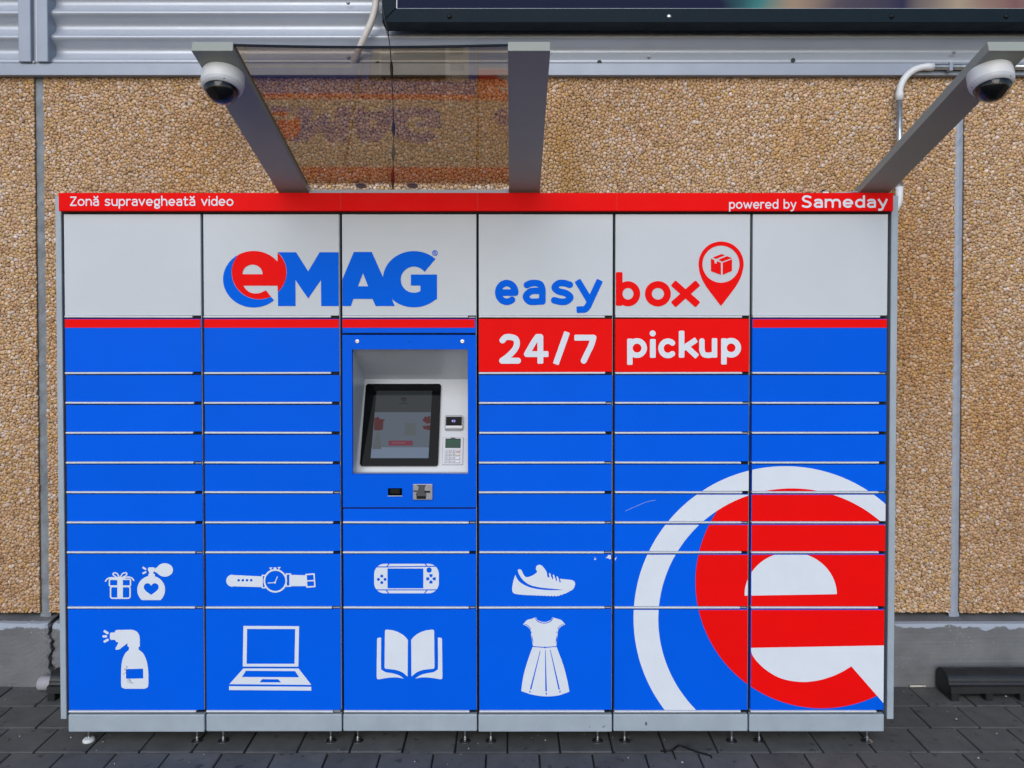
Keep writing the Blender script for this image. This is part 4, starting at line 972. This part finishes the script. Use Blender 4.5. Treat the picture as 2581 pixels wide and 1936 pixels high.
# ---- canopy arms, glass
ARM_W = .118; AY = -.865
za = WZ(486, 0); zb = WZ(128, AY)
adir = Vector((0, AY, zb-za)).normalized(); anrm = Vector((0, adir.z, -adir.y))   # anrm points up from the arm
anrm = anrm if anrm.z > 0 else -anrm
def arm_pt(x, s, h):  # s metres along the arm from the plane Y=0, h above its underside
    p = Vector((x,0,za))+adir*s+anrm*h; return tuple(p)
AL = Vector((0,AY,zb-za)).length
def arm(x0, x1):
    th = .031
    bm = bmesh.new(); vs = addbox(bm, x0, x1, -.055, AL, 0, th, .0018, 2)
    for v in bm.verts:
        x, s, h = v.co; 
        if s > AL-.02: s += -h*anrm.y/adir.y if False else 0
        v.co = arm_pt(x, s, h)
    return from_bm('canopy_arm', bm, M_ARM, lock)
xl1 = .5*(WX(779.4,484,0)+WX(585,127.7,AY)); xl0 = .5*(WX(706,484,0)+WX(476.6,125,AY))
xm0 = .5*(WX(1283.4,488,0)+WX(1279,128,AY)); xm1 = .5*(WX(1361.6,488,0)+WX(1386,128,AY))
xr0 = .5*(WX(2165,484,0)+WX(2493,120,AY)); xr1 = xr0+.5*((xl1-xl0)+(xm1-xm0))
arms = [arm(xl0,xl1), arm(xm0,xm1), arm(xr0,xr1)]
gx0, gx1 = xl1-.004, xm0+.004
bm = bmesh.new(); NS = 24
gl_v = []
for h in (.0175,.0235):
    for s in (.035, AL-.004):
        for k in range(NS+1):
            t = k/NS; sag = .007*math.sin(math.pi*t)*(1 if s > .5 else 0)
            gl_v.append(arm_pt(gx0+(gx1-gx0)*t, s, h-sag))
n1 = NS+1; gf = []
for k in range(NS):
    gf += [(k,k+1,n1+k+1,n1+k), (2*n1+k,3*n1+k,3*n1+k+1,2*n1+k+1)]
cglass = obj('canopy_glass', gl_v, gf, M_GLASS, lock, True)
gev = []
for h in (.0170,.0240):
    for s in (AL-.0035, AL-.0005):
        for k in range(NS+1):
            t = k/NS; gev.append(arm_pt(gx0+(gx1-gx0)*t, s, h-.007*math.sin(math.pi*t)))
gef = []
for k in range(NS):
    gef += [(k,n1+k,n1+k+1,k+1),(2*n1+k,2*n1+k+1,3*n1+k+1,3*n1+k),(n1+k,3*n1+k,3*n1+k+1,n1+k+1),(k,k+1,2*n1+k+1,2*n1+k)]
obj('glass_edge', gev, gef, mat('glass_edge_dark', (.008,.012,.018), .5, spec=.1), lock)
box('glass_channel', gx0+.004, gx1-.004, .0, .045, BAN_Z1+.0005, BAN_Z1+.016, M_STEEL, lock, .002)
# left-over glass clip where the other pane is missing
cx = WX(2075,484,.02); cz = BAN_Z1
clip_ = box('glass_clip', cx-.010, cx+.016, .0, .04, cz-.004, cz+.010, M_ZINC, lock, .002)
tube('clip_screw', [(cx-.002,.015,cz+.008),(cx-.002,.015,cz+.017)], .006, M_FRAME, clip_, 10)
slab('clip_tongue', [(cx+.03,.0,cz+.004),(xr0-.004,.0,cz+.010),(xr0-.004,.05,cz+.010),(cx+.03,.05,cz+.004)], M_STEEL, clip_, .004)
# flat glass clips at the foot of the pane
for px in (910, 1040):
    x = WX(px,478,.0); lathe('glass_clamp', [(.022,0),(.022,.004),(.015,.007)], M_CAMG, lock, 24, Matrix.Translation(arm_pt(x,.012,.0236)) @ Matrix.Rotation(math.atan2(adir.z,-adir.y),4,'X').inverted())

# ------------------------------------------------------------------ dome cameras under the arms
def dome(x, s, label, look):
    # local frame: +Z out of the underside
    zo = -anrm; xo = Vector((1,0,0)); yo = zo.cross(xo)
    M = Matrix(((xo.x,yo.x,zo.x,0),(xo.y,yo.y,zo.y,0),(xo.z,yo.z,zo.z,0),(0,0,0,1))); M.translation = Vector(arm_pt(x, s, -.0008))
    t = thing('security_camera', tuple(M.translation), label, 'camera', 'dome cameras under the canopy arms')
    lathe('camera_body', [(.0615,0),(.0625,.006),(.0630,.030),(.0615,.040)], M_CAMW, t, 48, M)
    lathe('trim_ring', [(.0618,.0405),(.0605,.046),(.0570,.053),(.0515,.056),(.0500,.0545)], mat('ring_grey', (.52,.53,.56), .4), t, 48, M)
    for k in range(3):
        a = R(35+120*k+look)
        Ms = M @ Matrix.Translation((.0555*math.cos(a), .0555*math.sin(a), .0505)) @ Matrix.Rotation(R(45), 4, Vector((-math.sin(a),math.cos(a),0)))
        lathe('screw_hole', [(.0030,0),(.0030,.0022),(.001,.0024)], M_BLACK, t, 12, Ms)
    prof = [(.0498*math.cos(R(q)), .0545+.0440*math.sin(R(q))) for q in range(0,91,6)]
    lathe('dome_cover', [(max(r_,.0004),h) for r_,h in prof], M_CLEAR, t, 48, M, cap=False)
    # black inner ball cut away on one side, with its lens
    V = []; Fc = []; nu, nv = 32, 14
    for i in range(nv+1):
        q = R(90*i/nv)
        for k in range(nu): V.append((.0470*math.cos(q)*math.cos(2*math.pi*k/nu), .0470*math.cos(q)*math.sin(2*math.pi*k/nu), .0540+.0415*math.sin(q)))
    cut = Vector((math.cos(R(look)), math.sin(R(look)), 1.05)).normalized()
    for i in range(nv):
        for k in range(nu):
            ids = (i*nu+k, i*nu+(k+1)%nu, (i+1)*nu+(k+1)%nu, (i+1)*nu+k)
            Fc.append(ids)
    V2 = []
    for v in V:
        p = Vector(v)-Vector((0,0,.0545)); d_ = p.dot(cut)-.0330
        if d_ > 0: p -= cut*d_*.92
        V2.append(tuple(M @ (p+Vector((0,0,.0545)))))
    ib = obj('inner_ball', V2, Fc, M_BLACK, t, True)
    lm = M @ Matrix.Translation((0,0,.0545)) @ Vector((0,-1,.75)).normalized().to_track_quat('Z','Y').to_matrix().to_4x4()
    lathe('lens', [(.012,.026),(.012,.0385),(.009,.0385),(.007,.036)], M_BEZ, ib, 24, lm)
    return t
# position along the arm from the photograph
def arm_s(py):  # s of the underside point seen at pixel row py
    lo, hi = 0, AL
    for _ in range(40):
        mid = (lo+hi)/2; p = arm_pt(0, mid, 0); d = Vector(p)-Vector((0,-DIST,EYE))
        fw = d.y*math.cos(PITCH)-d.z*math.sin(PITCH); up = d.y*math.sin(PITCH)+d.z*math.cos(PITCH)
        if CY-F*up/fw > py: lo = mid
        else: hi = mid
    return (lo+hi)/2
dome((xl0+xl1)/2-.004, arm_s(186), 'white dome camera under the arm that borders the smoked glass pane', 150)
dome((xr0+xr1)/2-.004, arm_s(180), 'white dome camera under the end arm crossing the conduit, away from the glass', 30)

# ------------------------------------------------------------------ conduit, cables
PYW = WALL_Y-.035
cond = thing('conduit_pipe', (WX(2268,400,PYW), PYW, WZ(400,PYW)), 'galvanised conduit with white plastic elbows on the wall behind the locker', 'pipe')
zc_ = WZ(168,PYW-.03); PYH = PYW-.025
xv = WX(2266,350,PYH); rC = .0145
tube('pipe_run', [(WX(2345,168,PYH),PYH,zc_),(4.2,PYH,zc_)], rC*.92, M_GALV, cond, 16)
rr = .125
el = [(xv+rr-rr*math.cos(R(a)), PYH, zc_-rr+rr*math.sin(R(a))) for a in range(0,91,6)]
el = [(xv,PYH,zc_-rr-.03)]+el+[(WX(2352,168,PYH),PYH,zc_)]
tube('elbow', el, [rC*1.22]*2+[rC*1.05]*(len(el)-4)+[rC*1.22]*2, M_PVC, cond, 18)
tube('pipe_drop', [(xv,PYH,zc_-rr-.02),(xv+.004,PYH,WZ(480,PYH))], rC*.92, M_GALV, cond, 16)
zq = WZ(478,PYH)
tube('elbow', [(xv+.004,PYH,zq+.012)]+[(xv+.004-.09*(1-math.cos(R(a))), PYH, zq-.03-.10*math.sin(R(a))) for a in range(0,91,9)]+[(xv-.2,PYH,zq-.13)], rC*1.15, M_PVC, cond, 18)
for px in (2393,):
    x = WX(px,168,PYH); box('clip', x-.008, x+.008, PYH-.017, WALL_Y-.045, zc_-.022, zc_+.016, M_TRIM, cond, .001)
# flexible beige conduit
fp = [(812,-60,.07),(812,0,.07),(810,20,.075),(803,45,.08),(790,75,.075),(775,108,.05),(768,128,.035),(763,138,.02)]
pts = []
for a, b2, off in fp:
    a, b2 = a*1.1668, b2*1.1668; pts.append(Q(a,b2,WALL_Y-off))
pp = spline(pts, 14); seg = [pp[0]]
acc = 0; res = []
L_ = np.concatenate([[0], np.cumsum(np.linalg.norm(np.diff(pp,axis=0),axis=1))])
nr = int(L_[-1]/.0035); tt = np.linspace(0, L_[-1], nr)
path = np.stack([np.interp(tt, L_, pp[:,k]) for k in range(3)], 1)
fl = tube('flexible_conduit', [tuple(p) for p in path], [.0150+(.0019 if i % 2 else -.0012) for i in range(nr)], M_FLEX, None, 12)
tag(fl, 'beige ribbed flexible conduit hanging in front of the corrugated cladding', 'conduit')
# thin black cable hanging from the frame corner
HY = BY-.02
hc = thing('hanging_cable', Q(968,40,HY), 'thin black cable with swollen joints dangling from the billboard frame corner', 'cable')
pts = [Q(965,20,HY), Q(969,45,HY), Q(973,63,HY-.0), Q(979,90,HY), Q(984,130,HY+.01), Q(987,190,HY+.02), Q(990,250,HY+.02), Q(992,330,HY+.03), Q(991,400,HY+.03), Q(990,478,HY+.02)]
tube('wire', [tuple(p) for p in spline(pts,6)], .0022, M_CABLE, hc, 8)
co = []
for i in range(90):
    t = i/89; a = t*2*math.pi*6.5; x, y, z = Q(974+4*t, 63+28*t, HY); co.append((x+.0055*math.cos(a), y+.0055*math.sin(a), z))
tube('coil', co, .0016, M_CABLE, hc, 6)
for pa, pb in (((986,152),(988,200)),((991.5,305),(992.5,348)),((991.5,366),(991,408)),((990.5,425),(990,476))):
    A = Vector(Q(*pa,HY+.022)); B = Vector(Q(*pb,HY+.024))
    tube('cable_joint', [tuple(A.lerp(B,t)) for t in (0,.12,.35,.6,.85,1)], [.0022,.0050,.0078,.0072,.0052,.0022], M_CABLE, hc, 10)

# ------------------------------------------------------------------ things on the ground
def wheel_stop(xa, xb, yw, label, flip=1):
    t = thing('wheel_stop', ((xa+xb)/2, yw-.07, 0), label, 'wheel stop', 'rubber wheel stops lying by the wall')
    # section: half-round hump at the back with a low ledge in front
    prof = [(yw-.005,.012),(yw-.005,.075)]+[(yw-.060-.055*math.cos(R(a)), .078+.040*math.sin(R(a))) for a in range(180,-1,-15)]
    prof = [(yw-.005,.010)]+[(yw-.06+.055*math.cos(R(a)), .075+.042*math.sin(R(a))) for a in range(0,181,12)]+[(yw-.119,.068),(yw-.135,.064),(yw-.137,.036),(yw-.11,.034),(yw-.10,.010)]
    n = len(prof); V = [(xa,y,z) for y,z in prof]+[(xb,y,z) for y,z in prof]
    Fc = [tuple(range(n))[::-1], tuple(range(n,2*n))]+[(i,(i+1)%n,n+(i+1)%n,n+i) for i in range(n)]
    o = obj('stop_body', V, Fc, M_RUBBER, t)
    k = 0
    xx = xa+.002
    while xx < xb-.02:
        box('stop_foot', xx, min(xx+.035,xb-.001), yw-.136, yw-.012, .0005, .0355, M_RUBBER, t, .003); xx += .155
    return t
wx0 = G(2388,1748)[0]
wheel_stop(1.985, 2.95, PL_Y-.012, 'black rubber wheel stop by the plinth beyond the ringed letter doors')
wxl = WX(126,1725,PL_Y-.12)
wheel_stop(wxl, -1.60+.02, PL_Y-.012, 'black rubber wheel stop tucked behind the locker near the cracked plinth joint')
# pale paper roll beside it
rp = [Q(104,1718,PL_Y-.03), Q(136,1716,PL_Y-.03)]
ro = lathe('paper_roll', [(.012,.0),(.030,.0),(.032,.004),(.031,.06),(.030,.078),(.012,.078),(.011,.04)], mat('pale_paper', (.34,.33,.36), .8, var=.12, vscale=25, bump=.6, bscale=60), None, 24,
           Matrix.Translation((rp[0][0]-.002, PL_Y-.036, .0325)) @ Matrix.Rotation(R(90),4,'Y'))
tag(ro, 'pale paper roll lying at the foot of the cracked plinth joint', 'paper roll')
# cable tie
def gz(px, py, z=.003): x, y = G(px,py); return (x, y, z)
z_ = lambda x, y, z=.0035: gz(1400+x*.36166, 1750+y*.36166, z)
ct_ = thing('cable_tie', z_(850,400,0), 'snipped black cable tie lying on the paving in front of the locker', 'cable tie')
tube('tie_strap', [tuple(p) for p in spline([z_(735,402), z_(770,399), z_(812,398,.004), z_(838,380,.006), z_(862,370,.008), z_(900,378,.006), z_(980,405,.0035), z_(1050,425,.0035), z_(1080,433,.0035), z_(1088,448,.0035)],5)], .0034, M_BLACK, ct_, 8)
tube('tie_tail', [z_(815,402,.004), z_(828,430), z_(838,458)], .0026, M_BLACK, ct_, 8)
box('tie_head', z_(815,398)[0]-.005, z_(815,398)[0]+.005, z_(815,398)[1]-.004, z_(815,398)[1]+.004, .0006, .0075, M_CABLE, ct_, .001)
# pale stick at the foot of the wall
a = G(2290,1730); b_ = G(2328,1728)
st = tube('litter_stick', [(a[0],PL_Y-.012,.006),(b_[0],PL_Y-.010,.006)], .0045, mat('pale_stick', (.6,.56,.48), .8), None, 8)
tag(st, 'short pale stick of litter against the plinth beside the wheel stop', 'litter')
# specks of grit
gv, gf_ = [], []
for i in range(140):
    x = random.uniform(-2.4,2.4); y = random.uniform(-.35,.5); s_ = random.choice((.0015,.002,.002,.003,.0045))
    b0 = len(gv)
    for p in ((-1,-1,0),(1,-1,0),(1,1,0),(-1,1,0),(0,0,1.1)): gv.append((x+p[0]*s_*random.uniform(.6,1.2), y+p[1]*s_*random.uniform(.6,1.2), .0012+p[2]*s_))
    gf_ += [(b0,b0+1,b0+4),(b0+1,b0+2,b0+4),(b0+2,b0+3,b0+4),(b0+3,b0,b0+4),(b0+3,b0+2,b0+1,b0)]
gr = obj('grit', gv, gf_, mat('grit_pale', (.36,.34,.31), .9, var=.4, vscale=50)); gr['kind'] = 'stuff'
tag(gr, 'pale grit and crumbs scattered over the dark paving', 'grit')
